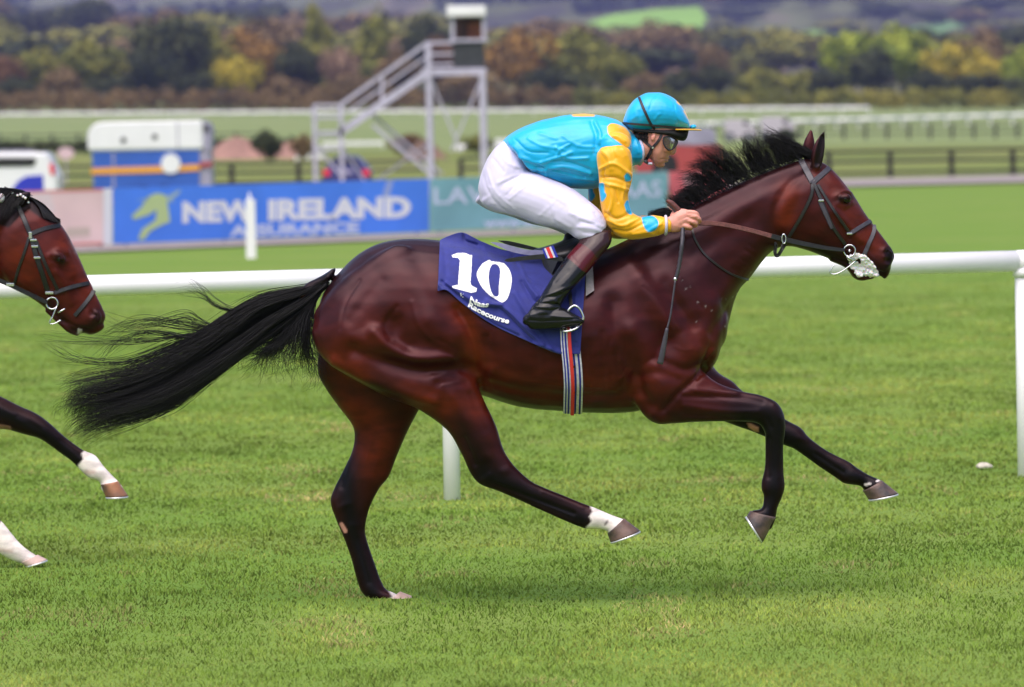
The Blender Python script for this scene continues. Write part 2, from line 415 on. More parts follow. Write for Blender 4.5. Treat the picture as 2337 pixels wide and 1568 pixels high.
def ground_material():
    m = bpy.data.materials.new('turf'); m.use_nodes = True; N = m.node_tree; L = N.links; b = N.nodes['Principled BSDF']
    b.inputs['Roughness'].default_value = .85; b.inputs['Specular IOR Level'].default_value = .05
    g = N.nodes.new('ShaderNodeNewGeometry'); sp = N.nodes.new('ShaderNodeSeparateXYZ'); L.new(g.outputs['Position'], sp.inputs[0])
    def noise(scale, det=5, st=None, rough=.55):
        n = N.nodes.new('ShaderNodeTexNoise'); n.inputs['Scale'].default_value = scale; n.inputs['Detail'].default_value = det; n.inputs['Roughness'].default_value = rough
        if st:
            mp = N.nodes.new('ShaderNodeMapping'); mp.inputs['Scale'].default_value = st; L.new(g.outputs['Position'], mp.inputs[0]); L.new(mp.outputs[0], n.inputs['Vector'])
        else: L.new(g.outputs['Position'], n.inputs['Vector'])
        return n.outputs[0]
    def ramp(src, stops):
        r = N.nodes.new('ShaderNodeValToRGB'); L.new(src, r.inputs[0]); e = r.color_ramp.elements
        e[0].position, e[0].color = stops[0][0], (*stops[0][1], 1); e[1].position, e[1].color = stops[-1][0], (*stops[-1][1], 1)
        for p_, c in stops[1:-1]: k = e.new(p_); k.color = (*c, 1)
        return r.outputs[0]
    def mix(f, a, b_, mode='MIX'):
        x = N.nodes.new('ShaderNodeMix'); x.data_type = 'RGBA'; x.blend_type = mode
        if hasattr(f, 'links'): L.new(f, x.inputs[0])
        else: x.inputs[0].default_value = f
        L.new(a, x.inputs[6]); L.new(b_, x.inputs[7]); return x.outputs[2]
    base = ramp(noise(1.3, 8), [(.3, (.10, .18, .024)), (.5, (.13, .21, .034)), (.7, (.16, .23, .048))])
    fine = ramp(noise(26, 6, (1, .6, 1)), [(.25, (.10, .185, .024)), (.5, (.145, .235, .036)), (.75, (.20, .265, .065))])
    c = mix(.5, base, fine)
    patches = ramp(noise(.35, 4, (.6, 1, 1)), [(.38, (.09, .18, .028)), (.62, (.16, .205, .055))]); c = mix(.4, c, patches)
    dead = ramp(noise(9, 6), [(.62, (0, 0, 0)), (.72, (1, 1, 1))]); dc = N.nodes.new('ShaderNodeRGB'); dc.outputs[0].default_value = (.28, .2, .08, 1)
    rr = N.nodes.new('ShaderNodeMath'); rr.operation = 'MULTIPLY'; L.new(dead, rr.inputs[0]); rr.inputs[1].default_value = .35
    c = mix(rr.outputs[0], c, dc.outputs[0])
    # rough pasture between the path and the far track
    for lo, hi, col in ((176, 186, (.16, .175, .052, 1)), (325, 345, None)):
        mr = N.nodes.new('ShaderNodeMapRange'); mr.inputs[1].default_value = lo; mr.inputs[2].default_value = hi; L.new(sp.outputs[1], mr.inputs[0])
        if col:
            rg = ramp(noise(.16, 5, (.5, 1, 1)), [(.35, (.095, .125, .035)), (.5, (.15, .185, .05)), (.65, (.20, .19, .075))]); track = c; c = mix(mr.outputs[0], c, rg)
        else:
            tr2 = ramp(noise(.08, 4, (.5, 1, 1)), [(.35, (.15, .20, .075)), (.65, (.19, .225, .095))]); c = mix(mr.outputs[0], c, tr2)  # greyed green: distance haze put into the colour of the far track
    # far hillside: rough pasture, brown scrub
    far = N.nodes.new('ShaderNodeMapRange'); far.inputs[1].default_value = 720; far.inputs[2].default_value = 1000; L.new(sp.outputs[1], far.inputs[0])
    hill = ramp(noise(.02, 4, (1, .12, 1)), [(.36, (.05, .045, .03)), (.45, (.075, .08, .03)), (.52, (.11, .12, .05)), (.60, (.13, .11, .07)), (.68, (.06, .055, .035))])
    c = mix(far.outputs[0], c, hill)
    L.new(c, b.inputs['Base Color'])
    bp = N.nodes.new('ShaderNodeBump'); bp.inputs['Strength'].default_value = .6; bp.inputs['Distance'].default_value = .03; L.new(noise(14, 6), bp.inputs['Height']); L.new(bp.outputs[0], b.inputs['Normal'])
    return m
def build_ground():
    ys = list(np.linspace(-60, 10, 8)) + list(np.linspace(12, 60, 97)) + list(np.geomspace(61, 9000, 150)); ys = np.array(ys)
    us = np.linspace(-1, 1, 181); us = np.sign(us) * np.abs(us) ** 1.8
    Yg, U = np.meshgrid(ys, us, indexing='ij'); half = np.maximum(40, np.abs(Yg) * .42 + 30); X = U * half
    Z = gz(X, Yg); near = np.clip(1 - (np.abs(Yg - 30) / 40), 0, 1)
    PP = np.stack([X.ravel(), Yg.ravel(), np.zeros(X.size)], 1)
    Z = Z + near * (nz(PP, .9, 5, 3) * .018).reshape(Z.shape) + (Yg < 220) * (nz(PP, .25, 8, 2) * .02).reshape(Z.shape)
    V = np.stack([X, Yg, Z], -1).reshape(-1, 3); n1, n2 = X.shape
    global G_YS, G_US, G_Z; G_YS, G_US, G_Z = ys, us, Z
    i = np.arange(n1 - 1)[:, None] * n2 + np.arange(n2 - 1)[None]; Q = np.stack([i, i + 1, i + n2 + 1, i + n2], -1).reshape(-1, 4)
    o = fastmesh('ground', V, Q, ground_material(), None, True, 4); tag(o, kind='structure'); return o
build_ground()
def gmesh(x, y):
    x = np.asarray(x, float); y = np.asarray(y, float); fy = np.interp(y, G_YS, np.arange(len(G_YS))); a = np.minimum(fy.astype(int), len(G_YS) - 2); v = fy - a
    def row(k):
        fu = np.interp(x / np.maximum(40, np.abs(G_YS[k]) * .42 + 30), G_US, np.arange(len(G_US))); b = np.minimum(fu.astype(int), len(G_US) - 2); u = fu - b
        return G_Z[k, b] * (1 - u) + G_Z[k, b + 1] * u
    return row(a) * (1 - v) + row(a + 1) * v
def mg(x, y): return float(gmesh(np.array([x]), np.array([y]))[0])
# ---------------------------------------------------------------- short turf
def grass(name, y0, y1, n, hmin, hmax, seed, mats):
    r = np.random.default_rng(seed)
    ys = y0 * (y1 / y0) ** (r.random(n) ** 1.15); xs = (r.random(n) * 2 - 1) * (ys * .112 + .9)
    PP = np.stack([xs, ys, 0 * xs], 1); cl = nz(PP * [1, .7, 1], 4.5, seed, 3)
    near = np.clip(1 - (np.abs(ys - 30) / 40), 0, 1)
    z = gmesh(xs, ys) - .002
    h = (hmin + (hmax - hmin) * np.clip(.45 + cl * .8 + r.normal(0, .22, n), 0, 1.3)) * np.clip(1.15 - (ys - 20) / 60, .25, 1); a = r.uniform(0, 6.283, n); lean = r.uniform(.3, 1.3, n) * h; la = r.uniform(0, 6.283, n)
    wd = .0021 * (ys / 20) ** 1.75 * r.uniform(.6, 1.4, n); dx, dy = np.cos(a) * wd, np.sin(a) * wd * .5; lx, ly = np.cos(la) * lean, np.sin(la) * lean * .8
    V = np.stack([np.stack([xs - dx, ys - dy, z], 1), np.stack([xs + dx, ys + dy, z], 1), np.stack([xs - dx * .7 + lx * .35, ys - dy * .7 + ly * .35, z + h * .6], 1),
                  np.stack([xs + dx * .7 + lx * .35, ys + dy * .7 + ly * .35, z + h * .6], 1), np.stack([xs + lx, ys + ly, z + h], 1)], 1).reshape(-1, 3); k = np.arange(n)[:, None] * 5
    T = np.concatenate([k + [0, 1, 3], k + [0, 3, 2], k + [2, 3, 4]], 1).reshape(-1, 3)
    o = fastmesh(name, V, T, mats, None, True)
    pal = np.array([(.16, .28, .035), (.20, .31, .055), (.25, .33, .095), (.11, .24, .022), (.44, .35, .18)])
    pr = np.array([.32, .3, .2, .13, .05]); pi = r.choice(5, n, p=pr)
    lo_ = nz(PP * [1, .5, 1], 1.5, 4, 4)[:, None]; hi_ = nz(PP * [1, .6, 1], 7, 14, 2)[:, None]; mean_ = np.array([.192, .322, .050]); C = (mean_ * .72 + pal[pi] * .28) * r.uniform(.93, 1.07, (n, 1)) * (1 + .55 * lo_ + .28 * hi_) * (1 + np.clip(lo_, 0, 1) * np.array([.75, .16, .6])) * (1 + .22 * np.clip(nz(PP, .5, 22, 2)[:, None] + .25, 0, 1) * np.array([1.3, .3, 1])); dry = nz(PP * [1, .5, 1], 2.3, 9, 2)
    C = np.where((dry > .42)[:, None] & (r.random((n, 1)) < .5), C * [1.7, 1.15, 2.2], C)
    C = np.repeat(np.clip(C, .005, 1), 5, 0)
    at = o.data.color_attributes.new('tint', 'FLOAT_COLOR', 'POINT'); at.data.foreach_set('color', np.hstack([C, np.ones((len(C), 1))]).astype(np.float32).ravel())
    tag(o, kind='stuff'); return o
M_grass = bpy.data.materials.new('grass_blades'); M_grass.use_nodes = True; N = M_grass.node_tree; N.nodes.remove(N.nodes['Principled BSDF'])
at_ = N.nodes.new('ShaderNodeAttribute'); at_.attribute_name = 'tint'; df = N.nodes.new('ShaderNodeBsdfDiffuse'); tl_ = N.nodes.new('ShaderNodeBsdfTranslucent'); ms = N.nodes.new('ShaderNodeMixShader'); ms.inputs[0].default_value = .3
nu = N.nodes.new('ShaderNodeNewGeometry'); nm_ = N.nodes.new('ShaderNodeVectorMath'); nm_.operation = 'MULTIPLY_ADD'; nm_.inputs[1].default_value = (.2, .2, .2); nm_.inputs[2].default_value = (0, 0, 1); N.links.new(nu.outputs['Normal'], nm_.inputs[0]); N.links.new(nm_.outputs[0], df.inputs['Normal'])
N.links.new(at_.outputs['Color'], df.inputs[0]); N.links.new(at_.outputs['Color'], tl_.inputs[0]); N.links.new(df.outputs[0], ms.inputs[1]); N.links.new(tl_.outputs[0], ms.inputs[2]); N.links.new(ms.outputs[0], N.nodes['Material Output'].inputs[0])
grass('grass', 17.3, 78, 600000, .006, .025, 11, M_grass)

# ---------------------------------------------------------------- the sky is the world; far woods and trees
def foliage_mat(name, cols, rough=.7):
    m = bpy.data.materials.new(name); m.use_nodes = True; N = m.node_tree; L = N.links; b = N.nodes['Principled BSDF']; b.inputs['Roughness'].default_value = rough; b.inputs['Specular IOR Level'].default_value = .2
    a = N.nodes.new('ShaderNodeAttribute'); a.attribute_name = 'leaf'; r = N.nodes.new('ShaderNodeValToRGB'); e = r.color_ramp.elements
    e[0].color = (*cols[0], 1); e[1].color = (*cols[-1], 1)
    for i, c in enumerate(cols[1:-1]): k = e.new((i + 1) / (len(cols) - 1)); k.color = (*c, 1)
    L.new(a.outputs['Fac'], r.inputs[0]); L.new(r.outputs[0], b.inputs['Base Color']); return m
FOL = {
 'olive': foliage_mat('foliage_olive', [(.06,.07,.014), (.16,.165,.026), (.27,.24,.04)]),
 'dark': foliage_mat('foliage_dark', [(.012,.019,.008), (.035,.045,.013), (.07,.075,.02)]),
 'orange': foliage_mat('foliage_orange', [(.08,.055,.018), (.23,.125,.025), (.32,.18,.035)]),
 'yellow': foliage_mat('foliage_yellow', [(.11,.11,.015), (.33,.27,.025), (.50,.38,.035)]),
 'lime': foliage_mat('foliage_lime', [(.06,.09,.012), (.20,.25,.022), (.34,.37,.035)]),
 'brown': foliage_mat('foliage_brown', [(.055,.04,.018), (.15,.10,.04), (.24,.16,.065)]),
 'rust': foliage_mat('foliage_rust', [(.05,.028,.014), (.12,.06,.025), (.17,.095,.04)]),
 'pale': foliage_mat('foliage_pale', [(.10,.06,.04), (.22,.14,.09), (.30,.2,.13)]),
}
M_bark = mat('bark', (.05, .038, .028), rough=.9, var=.3, scale=3)
def crown_mesh(seed, n=2200, shape='round', leaf=.055):
    """unit crown: leaves within x,y in -1..1, z 0..1"""
    r = np.random.default_rng(seed); L = []
    if shape == 'cone': lob = [(r.normal(0, .10), r.normal(0, .10), z, .62 * (1 - z) ** .8 + .12, .13) for z in np.linspace(.08, .92, 11)]
    else: lob = [(r.uniform(-.6, .6), r.uniform(-.6, .6), r.uniform(.28, .70), r.uniform(.26, .46), r.uniform(.16, .30)) for _ in range(13)] + [(0, 0, .5, .6, .36), (r.uniform(-.3, .3), 0, .78, .32, .19)]
    wts = np.array([l[3] ** 2 for l in lob]); ids = r.choice(len(lob), n, p=wts / wts.sum())
    lob = np.array(lob); D = r.normal(size=(n, 3)); D /= np.linalg.norm(D, axis=1)[:, None]; rad = r.uniform(.55, 1.08, n) ** .6
    Pc = lob[ids, :3] + D * np.stack([lob[ids, 3], lob[ids, 3], lob[ids, 4]], 1) * rad[:, None]
    lf = np.clip(.5 + .33 * nz(Pc, 3.2, seed, 2) * 2 + r.normal(0, .13, n), 0, 1)
    a = r.normal(size=(n, 3)); a /= np.linalg.norm(a, axis=1)[:, None]; b = np.cross(a, D + .01); b /= np.linalg.norm(b, axis=1)[:, None] + 1e-9
    s = leaf * r.uniform(.6, 1.5, n)[:, None]; sz = np.array([1, 1, .55])
    V = np.stack([Pc + (a * s) * sz, Pc + (b * s) * sz, Pc - (a * s) * sz, Pc - (b * s) * sz], 1).reshape(-1, 3)
    Q = np.arange(4 * n).reshape(-1, 4); me = bpy.data.meshes.new('crown')
    me.vertices.add(len(V)); me.vertices.foreach_set('co', V.astype(np.float32).ravel()); me.loops.add(Q.size); me.loops.foreach_set('vertex_index', Q.astype(np.int32).ravel())
    me.polygons.add(n); me.polygons.foreach_set('loop_start', np.arange(0, Q.size, 4, dtype=np.int32)); me.update(calc_edges=True)
    at = me.attributes.new('leaf', 'FLOAT', 'POINT'); at.data.foreach_set('value', np.repeat(lf, 4).astype(np.float32)); me.materials.append(None)
    return me
CROWNS = {k: [crown_mesh(i + 10 * j, 2600, k) for i in range(4)] for j, k in enumerate(('round', 'cone'))}
TRUNK = None
def make_trunk():
    b = MB(); b.tube([(0, 0, -.3), (.01, 0, .15), (-.01, .01, .45), (0, 0, .75)], [.05, .035, .026, .01], 6)
    for k in range(6):
        a = k * 1.1; b.tube([(0, 0, .25 + .06 * k), (.25 * math.cos(a), .25 * math.sin(a), .42 + .07 * k)], [.018, .006], 4)
    me = bpy.data.meshes.new('trunk'); me.from_pydata(b.V, [], b.F); me.materials.append(M_bark); return me
TRUNK = make_trunk()
SHRUB_STEM = TRUNK
nt_ = [0]
def tree(X, top, base, halfw, d, colour, label, shape='round', name='tree', cat='tree', group=None, lift=.12):
    s = F / d; c = gpt(X, d); h = (base - top) / s
    h = max(1.0, h)
    # the foot stands on the ground; the crown's top reaches the picture row
    ztop = W(X, top, d)[2]; h = max(1.2, ztop - c[2])
    rw = halfw / s * 1.32; h *= 1.06 if name == 'tree' and X < 1200 else 1
    e = empty(name, c, label, cat, group)
    k = nt_[0]; nt_[0] += 1
    me = CROWNS[shape][k % 4]
    o = bpy.data.objects.new('crown', me); COL.objects.link(o); o.parent = e
    o.location = (0, 0, h * lift); o.scale = (rw, rw, h * (1 - lift)); o.rotation_euler = (0, 0, k * 1.7)
    o.material_slots[0].link = 'OBJECT'; o.material_slots[0].material = FOL[colour]
    t = bpy.data.objects.new('trunk', TRUNK); COL.objects.link(t); t.parent = e; t.scale = (rw * 1.6, rw * 1.6, h * .9)
    return e
TREES = [
 (12,128,240,50,760,'rust','rust coloured bushy tree at the left edge of the picture','round'),
 (100,108,240,62,790,'olive','dull olive tree left of the big rounded green tree','round'),
 (222,92,240,78,760,'olive','broad rounded olive green tree left of the tall dark tree','round'),
 (150,150,240,42,740,'brown','low brownish tree between two olive trees at left','round'),
 (390,38,240,86,745,'dark','tallest dark evergreen tree above the horse trailer','round'),
 (478,58,240,58,760,'olive','olive tree leaning on the right side of the tall dark evergreen','round'),
 (345,110,240,48,735,'dark','lower dark evergreen on the left flank of the tall dark one','round'),
 (568,68,240,80,770,'orange','orange autumn tree right of the tall dark evergreen','round'),
 (548,130,240,48,735,'yellow','yellow and green bush in front of the orange autumn tree','round'),
 (650,110,240,48,800,'dark','small dark tree behind the right side of the orange tree','cone'),
 (722,26,240,62,780,'olive','pointed olive conifer left of the tower','cone'),
 (690,95,240,52,745,'dark','dark broad tree at the foot of the pointed conifer','round'),
 (782,108,240,40,742,'pale','pale pinkish brown tree between two conifers','round'),
 (862,34,240,72,775,'olive','tall brownish olive tree directly left of the tower stairs','cone'),
 (905,118,240,52,745,'brown','low brown tree behind the tower stairs','round'),
 (985,34,240,56,800,'dark','dark tree behind the top of the tower','round'),
 (1012,80,240,34,790,'rust','rusty red tree behind the tower cabin','round'),
 (1185,62,240,68,765,'orange','orange tree just right of the tower','round'),
 (1308,56,240,82,775,'olive','large olive green tree above the jockey','round'),
 (1408,98,240,60,760,'olive','rounded olive tree right of the large one above the jockey','round'),
 (1262,150,240,70,738,'dark','dark bush in front of the large olive tree','round'),
 (1478,158,245,45,745,'brown','brown bush above the jockey helmet','round'),
 (1560,150,245,46,742,'dark','dark green bush right of the jockey helmet','round'),
 (1632,140,245,44,742,'dark','dark rounded bush above the horse mane','round'),
 (1632,92,240,34,860,'brown','small brown tree behind the dark rounded bush','round'),
 (1735,145,245,52,745,'olive','olive bush above the horse ears','round'),
 (1830,155,245,50,742,'olive','low olive bush right of the horse ears','round'),
 (1880,150,245,46,742,'dark','dark low bush left of the lime green tree','round'),
 (1950,62,240,66,775,'lime','lime green tree left of the big green tree at right','round'),
 (2062,44,240,92,770,'lime','biggest bright green tree at the right of the picture','round'),
 (1990,100,240,58,735,'dark','dark green bush in front of the big green tree','round'),
 (2110,150,245,42,732,'dark','dark low bush between the green and yellow trees','round'),
 (2178,92,240,60,760,'yellow','bright yellow tree right of the big green tree','round'),
 (2262,118,240,60,755,'yellow','second yellow tree from the right edge','round'),
 (2250,58,240,66,850,'brown','brown tree behind the two yellow trees','round'),
 (2335,95,240,42,745,'lime','green tree cut by the right edge of the picture','round'),
 (2215,165,245,60,732,'dark','dark shrub under the yellow trees','round'),
 (2320,170,245,50,732,'dark','dark shrub at the far right above the hedge','round'),
 (40,178,245,60,735,'dark','dark low shrub at the far left above the hedge','round'),
 (300,165,245,70,738,'dark','dark shrub behind the left hedge by the tall evergreen','round'),
 (460,165,245,60,738,'dark','dark shrub right of the tall evergreen','round'),
 (640,172,245,64,738,'brown','brown shrub under the orange tree','round'),
 (820,170,245,70,736,'brown','brownish shrub behind the lower tower stairs','round'),
 (1080,160,245,60,745,'brown','brown bush seen between the tower legs','round')]
for (X, top, base, hw, d, col, lab, shp) in TREES: tree(X, top, base, hw, d, col, lab, shp)
# hillside trees, too far to tell one from the next
rr_ = np.random.default_rng(21)
cols = ['olive', 'dark', 'brown', 'dark', 'olive', 'brown', 'olive', 'dark']
for i in range(150):
    d = rr_.uniform(950, 3200) ; X = rr_.uniform(-150, 2487); s = F / d; p = gpt(X, d); row = proj(p[None])[0, 1]
    if (1260 < X < 1615 and 10 < row < 150 and rr_.random() < .93): continue
    hgt = rr_.uniform(7, 13); top = row - hgt * s * rr_.uniform(.9, 1.1)
    tree(X, top, row, rr_.uniform(7, 15) * s, d, cols[rr_.integers(8)], 'blurred tree on the distant hillside behind the racecourse', 'round', group='trees on the distant hillside')

def leafy(name, boxes, n, leaf, colour, label=None, cat=None, kind=None, seed=1):
    """hedges and woods: leaves spread through long rounded boxes (p0, p1, thickness, height)"""
    r = np.random.default_rng(seed); VV = []; LF = []
    tot = sum(np.linalg.norm(np.array(b[1]) - np.array(b[0])) for b in boxes)
    for (p0, p1, th, h) in boxes:
        p0 = np.array(p0, float); p1 = np.array(p1, float); m = int(n * np.linalg.norm(p1 - p0) / tot); t = r.random(m)
        xy = p0 + (p1 - p0) * t[:, None]; a = r.uniform(0, math.pi, m); rad = r.uniform(.75, 1.05, m) * (1 + .16 * np.sin(t * 91) * np.sin(t * 37 + 1) + .10 * np.sin(t * 211))
        zx = np.cos(a) * th / 2 * rad; zz = (np.abs(np.sin(a)) ** .5) * h * rad * r.uniform(.25, 1, m) ** .5
        x = xy[:, 0]; y = xy[:, 1] + zx; z = gz(x, y) + zz; Pc = np.stack([x, y, z], 1)
        aa = r.normal(size=(m, 3)); aa /= np.linalg.norm(aa, axis=1)[:, None]; bb = r.normal(size=(m, 3)); bb /= np.linalg.norm(bb, axis=1)[:, None]
        s = leaf * r.uniform(.6, 1.5, m)[:, None]
        VV.append(np.stack([Pc + aa * s, Pc + bb * s, Pc - aa * s, Pc - bb * s], 1).reshape(-1, 3)); LF.append(np.clip(.5 + nz(Pc, .22, seed, 2) * .8 + r.normal(0, .12, m), 0, 1))
    V = np.vstack(VV); o = fastmesh(name, V, np.arange(len(V)).reshape(-1, 4), FOL[colour], None, False, 4)
    at = o.data.attributes.new('leaf', 'FLOAT', 'POINT'); at.data.foreach_set('value', np.repeat(np.concatenate(LF), 4).astype(np.float32))
    return tag(o, label, cat, kind=kind)
leafy('hedge', [((-95, 706), (8, 702), 3.4, 2.9)], 22000, .20, 'brown', 'long clipped brown green hedge along the far edge of the course, left of the jockey', 'hedge', seed=2)
leafy('hedge', [((8, 702), (100, 700), 3.4, 2.5)], 20000, .20, 'olive', 'olive hedge along the far edge of the course, right of the jockey', 'hedge', seed=3)
# dark low hedge at the left, behind the trailer
a, b = gpt(-80, 335), gpt(700, 335)
leafy('hedge', [((a[0], 335), (b[0], 335), 1.6, .75)], 6000, .10, 'dark', 'low dark hedge behind the white off-roader and the horse trailer', 'hedge', seed=4)
# the wood on the far ridge reads as one mass
woods = []
for k in range(44):
    d = rr_.uniform(3000, 5200); X = rr_.uniform(-300, 2600); x = W(X, 0, d)[0]; l = rr_.uniform(80, 260)
    woods.append(((x - l / 2, d), (x + l / 2, d + rr_.uniform(-60, 60)), rr_.uniform(30, 70), rr_.uniform(8, 14)))
leafy('woodland', woods, 26000, 4.2, 'dark', kind='stuff', seed=5)

# fields on the hillside
def ground_hit(X, Y):
    ds = np.geomspace(600, 7000, 500); P_ = W(np.full(500, float(X)), np.full(500, float(Y)), ds); g = gz(P_[:, 0], ds); k = np.nonzero(P_[:, 2] < g)[0]
    i = k[0] if len(k) else 499; return P_[i, 0], ds[i]
def field(poly, col, seed):
    pts = [ground_hit(*p) for p in poly]; P0 = np.array(pts); xs = np.linspace(P0[:, 0].min(), P0[:, 0].max(), 26); ys = np.linspace(P0[:, 1].min(), P0[:, 1].max(), 60); V = []; Fc = []
    X, Y = np.meshgrid(xs, ys); Z = gz(X, Y) + .5; V = np.stack([X, Y, Z], -1).reshape(-1, 3)
    for j in range(59):
        for i in range(25):
            c = np.array([[(X[j, i] + X[j, i + 1]) / 2, (Y[j, i] + Y[j + 1, i]) / 2]])
            if inpoly(c, pts)[0]: q = j * 26 + i; Fc.append((q, q + 1, q + 27, q + 26))
    if Fc: tag(mesh('field', V, Fc, mat('field_grass', col, rough=.9, var=.12, scale=.02, spec=.1)), kind='structure')
field([(1255,88),(1320,60),(1400,38),(1500,24),(1595,20),(1612,48),(1590,84),(1480,90),(1400,82)], (.20, .36, .05), 1)
field([(1690,108),(1760,88),(1850,72),(1935,62),(1950,74),(1860,98),(1760,116)], (.17, .29, .07), 2)
field([(1440,180),(1520,160),(1640,150),(1790,150),(1790,168),(1600,178)], (.24, .16, .10), 3)
field([(600,108),(660,92),(740,88),(730,108),(650,116)], (.17, .16, .12), 4)
field([(905,60),(980,50),(1010,62),(930,76)], (.14, .14, .11), 5)
field([(2040,70),(2180,52),(2260,60),(2160,84)], (.12, .22, .08), 6)
# ---------------------------------------------------------------- haze
HZ = bpy.data.materials.new('haze'); HZ.use_nodes = True; N = HZ.node_tree; N.nodes.remove(N.nodes['Principled BSDF'])
pv = N.nodes.new('ShaderNodeVolumePrincipled'); pv.inputs['Color'].default_value = (.46, .50, .98, 1); pv.inputs['Density'].default_value = .00010; pv.inputs['Anisotropy'].default_value = .1
N.links.new(pv.outputs[0], N.nodes['Material Output'].inputs['Volume'])
o = MB().box((0, 4440, 190), (9200, 9140, 400)).build('haze', HZ); tag(o, kind='stuff')
# ================================================================= near running rail
M_rail = mat('white_plastic', (.87, .85, .87), rough=.35, var=.03, scale=3, spec=.5)
M_whitepaint = mat('white_paint', (.78, .77, .78), rough=.45, var=.05, scale=2)
M_boardside = mat('board_edge', (.3, .3, .32), rough=.6)
M_darkwood = mat('dark_wood', (.030, .024, .022), rough=.85, var=.35, scale=6, stretch=(1, 1, 4))
M_galv = mat('galvanised_steel', (.46, .43, .54), rough=.55, metal=.1, var=.12, scale=5)
M_meshpanel = mat('dark_panel', (.035, .038, .042), rough=.8, var=.2, scale=8)
def s_rail(X): return 450 - .0111 * X
def dr(X): return F / s_rail(X)
rail_root = empty('running_rail', gpt(1023, dr(1023)), 'round white plastic running rail on posts directly behind the galloping horse', 'rail')
def rail_mesh(pts, r, name='rail', n=20):
    b = MB(); b.tube(pts, r, n); return b.build(name, M_rail, rail_root, True)
def rail_c(X): return W(X, 609.5 + (X - 2337) * -.02705 - 14, dr(X))   # placeholder, replaced below
def railc(X):
    top = 634 + (571 - 634) * X / 2337.0; return W(X, top + 24.3, dr(X))
# sections joined end to end with a slight lap
xs = [-1560, -289, 1023, 2335, 3640]
for i in range(4):
    A_, B_ = railc(xs[i]), railc(xs[i + 1]); rr = 24.3 / s_rail((xs[i] + xs[i + 1]) / 2)
    rail_mesh([A_ + (B_ - A_) * .001, A_ * .5 + B_ * .5, A_ + (B_ - A_) * .998], rr)
    t = B_; b = MB(); b.tube([t - (B_ - A_) * .012, t + (B_ - A_) * .012], rr * 1.02, 20); b.build('rail_joint', M_rail, rail_root, True)
for X in xs:
    p = railc(X); g = mg(p[0], p[1]); wd = 19.5 / s_rail(X); b = MB()
    # post: slightly flattened tube with a curved head that carries the rail from behind
    b.tube([(p[0], p[1] + .0, g - .12), (p[0], p[1], g + .5), (p[0], p[1] + .0, p[2] - .03)], wd, 14)
    o = b.build('post', M_rail, rail_root, True)
    b = MB(); b.tube([(p[0], p[1], p[2] - .085), (p[0], p[1], p[2] - .04)], wd * 1.25, 14); b.build('socket', M_rail, o, True)

# marker post further back and the pale clod on the turf
d = 89.5; g = gpt(570, d); b = MB(); hw_ = 11 / (F / d)
b.box((g[0], g[1], mg(g[0], g[1]) + .44), (hw_ * 2, .08, .96)); top_ = mg(g[0], g[1]) + .92; b.box((g[0] - .01, g[1], top_ + .06), (hw_ * .8, .05, .12), taper=.3)
o = b.build('marker_post', M_whitepaint, None, False, .008); tag(o, 'short white marker post on the turf in front of the blue board', 'post')
d = 31.2; g = gpt(2237, d); V, Fc = ball(0, 0, 19, 9, .03, d); V = np.array(V) - V.mean(0); V *= (1 + .3 * nz(V, 40, 2))[:, None]
V[:, 2] = np.maximum(V[:, 2], -.008); o = mesh('clod', V + np.array([g[0], g[1], mg(g[0], g[1]) + .02]), Fc, mat('pale_clod', (.5, .46, .38), rough=.9, var=.3, scale=60), None, True)
tag(o, 'small pale clod lying on the turf under the running rail at right', 'clod')

# ================================================================= advertising boards
def s_bd(X): return 133.4 - .0111 * X
def dbd(X): return F / s_bd(X)
def top_bd(X): return 429.5 - .0300 * (X - 260)
def bot_bd(X): return 557.0 - .0400 * (X - 260)
def bd(X, v, off=0.0):
    """point on the row of boards: v 0 bottom .. 1 top"""
    return W(X, bot_bd(X) * (1 - v) + top_bd(X) * v, dbd(X) - off)
def board(x0, x1, m, label, name='advertising_board'):
    c = (bd(x0, 0) + bd(x1, 0)) / 2; c[2] = mg(c[0], c[1]); e = empty(name, c, label, 'board')
    A_ = bd(x0, 0), bd(x1, 0), bd(x1, 1), bd(x0, 1); th = np.array([0, .03, 0]); V = [*A_, *[a + th for a in A_]]
    mesh('panel', V, [(0, 1, 2, 3), (7, 6, 5, 4), (0, 4, 5, 1), (1, 5, 6, 2), (2, 6, 7, 3), (3, 7, 4, 0)], m, e)
    for t in (.04, .35, .65, .96):
        p = bd(x0 + (x1 - x0) * t, 0); b = MB(); b.box((p[0], p[1] + .07, mg(p[0], p[1]) + .45), (.06, .06, .96)); b.build('leg', M_boardside, e)
    return e
def on_board(V2, Fc, x0, y0, x1, y1, parent, name, m, off=.012, hscale=1.0, wpx=None):
    """flat lettering: baseline from (x0,y0) to (x1,y1) in the picture, V2 in picture units"""
    Vp = []
    for x, y in V2[:, :2]:
        t = x / (x1 - x0); X = x0 + x; Y = y0 + (y1 - y0) * t - y * hscale; Vp.append(W(X, Y, dbd(X) - off))
    Vp = np.array(Vp); n = len(Vp); th = np.array([0, .006, 0])
    return mesh(name, Vp, Fc, m, parent)
M_blueboard = mat('blue_board', (.07, .23, .85), rough=.45, var=.10, scale=.7, detail=2)
M_teal = mat('teal_board', (.20, .42, .46), rough=.5, var=.10, scale=.9, detail=2)
M_pinkboard = mat('pink_board', (.85, .62, .59), rough=.5, var=.08, scale=.8, detail=2)
M_redboard = mat('red_board', (.62, .12, .14), rough=.5, var=.3, scale=2.5, detail=2)
M_letter = mat('white_print', (.80, .80, .84), rough=.5)
M_letter2 = mat('pale_print', (.62, .68, .86), rough=.5)
M_logo = mat('lime_print', (.50, .62, .28), rough=.5)
M_coral = mat('coral_print', (.75, .22, .2), rough=.5)
e = board(258, 980, M_blueboard, 'blue advertising board reading NEW IRELAND ASSURANCE')
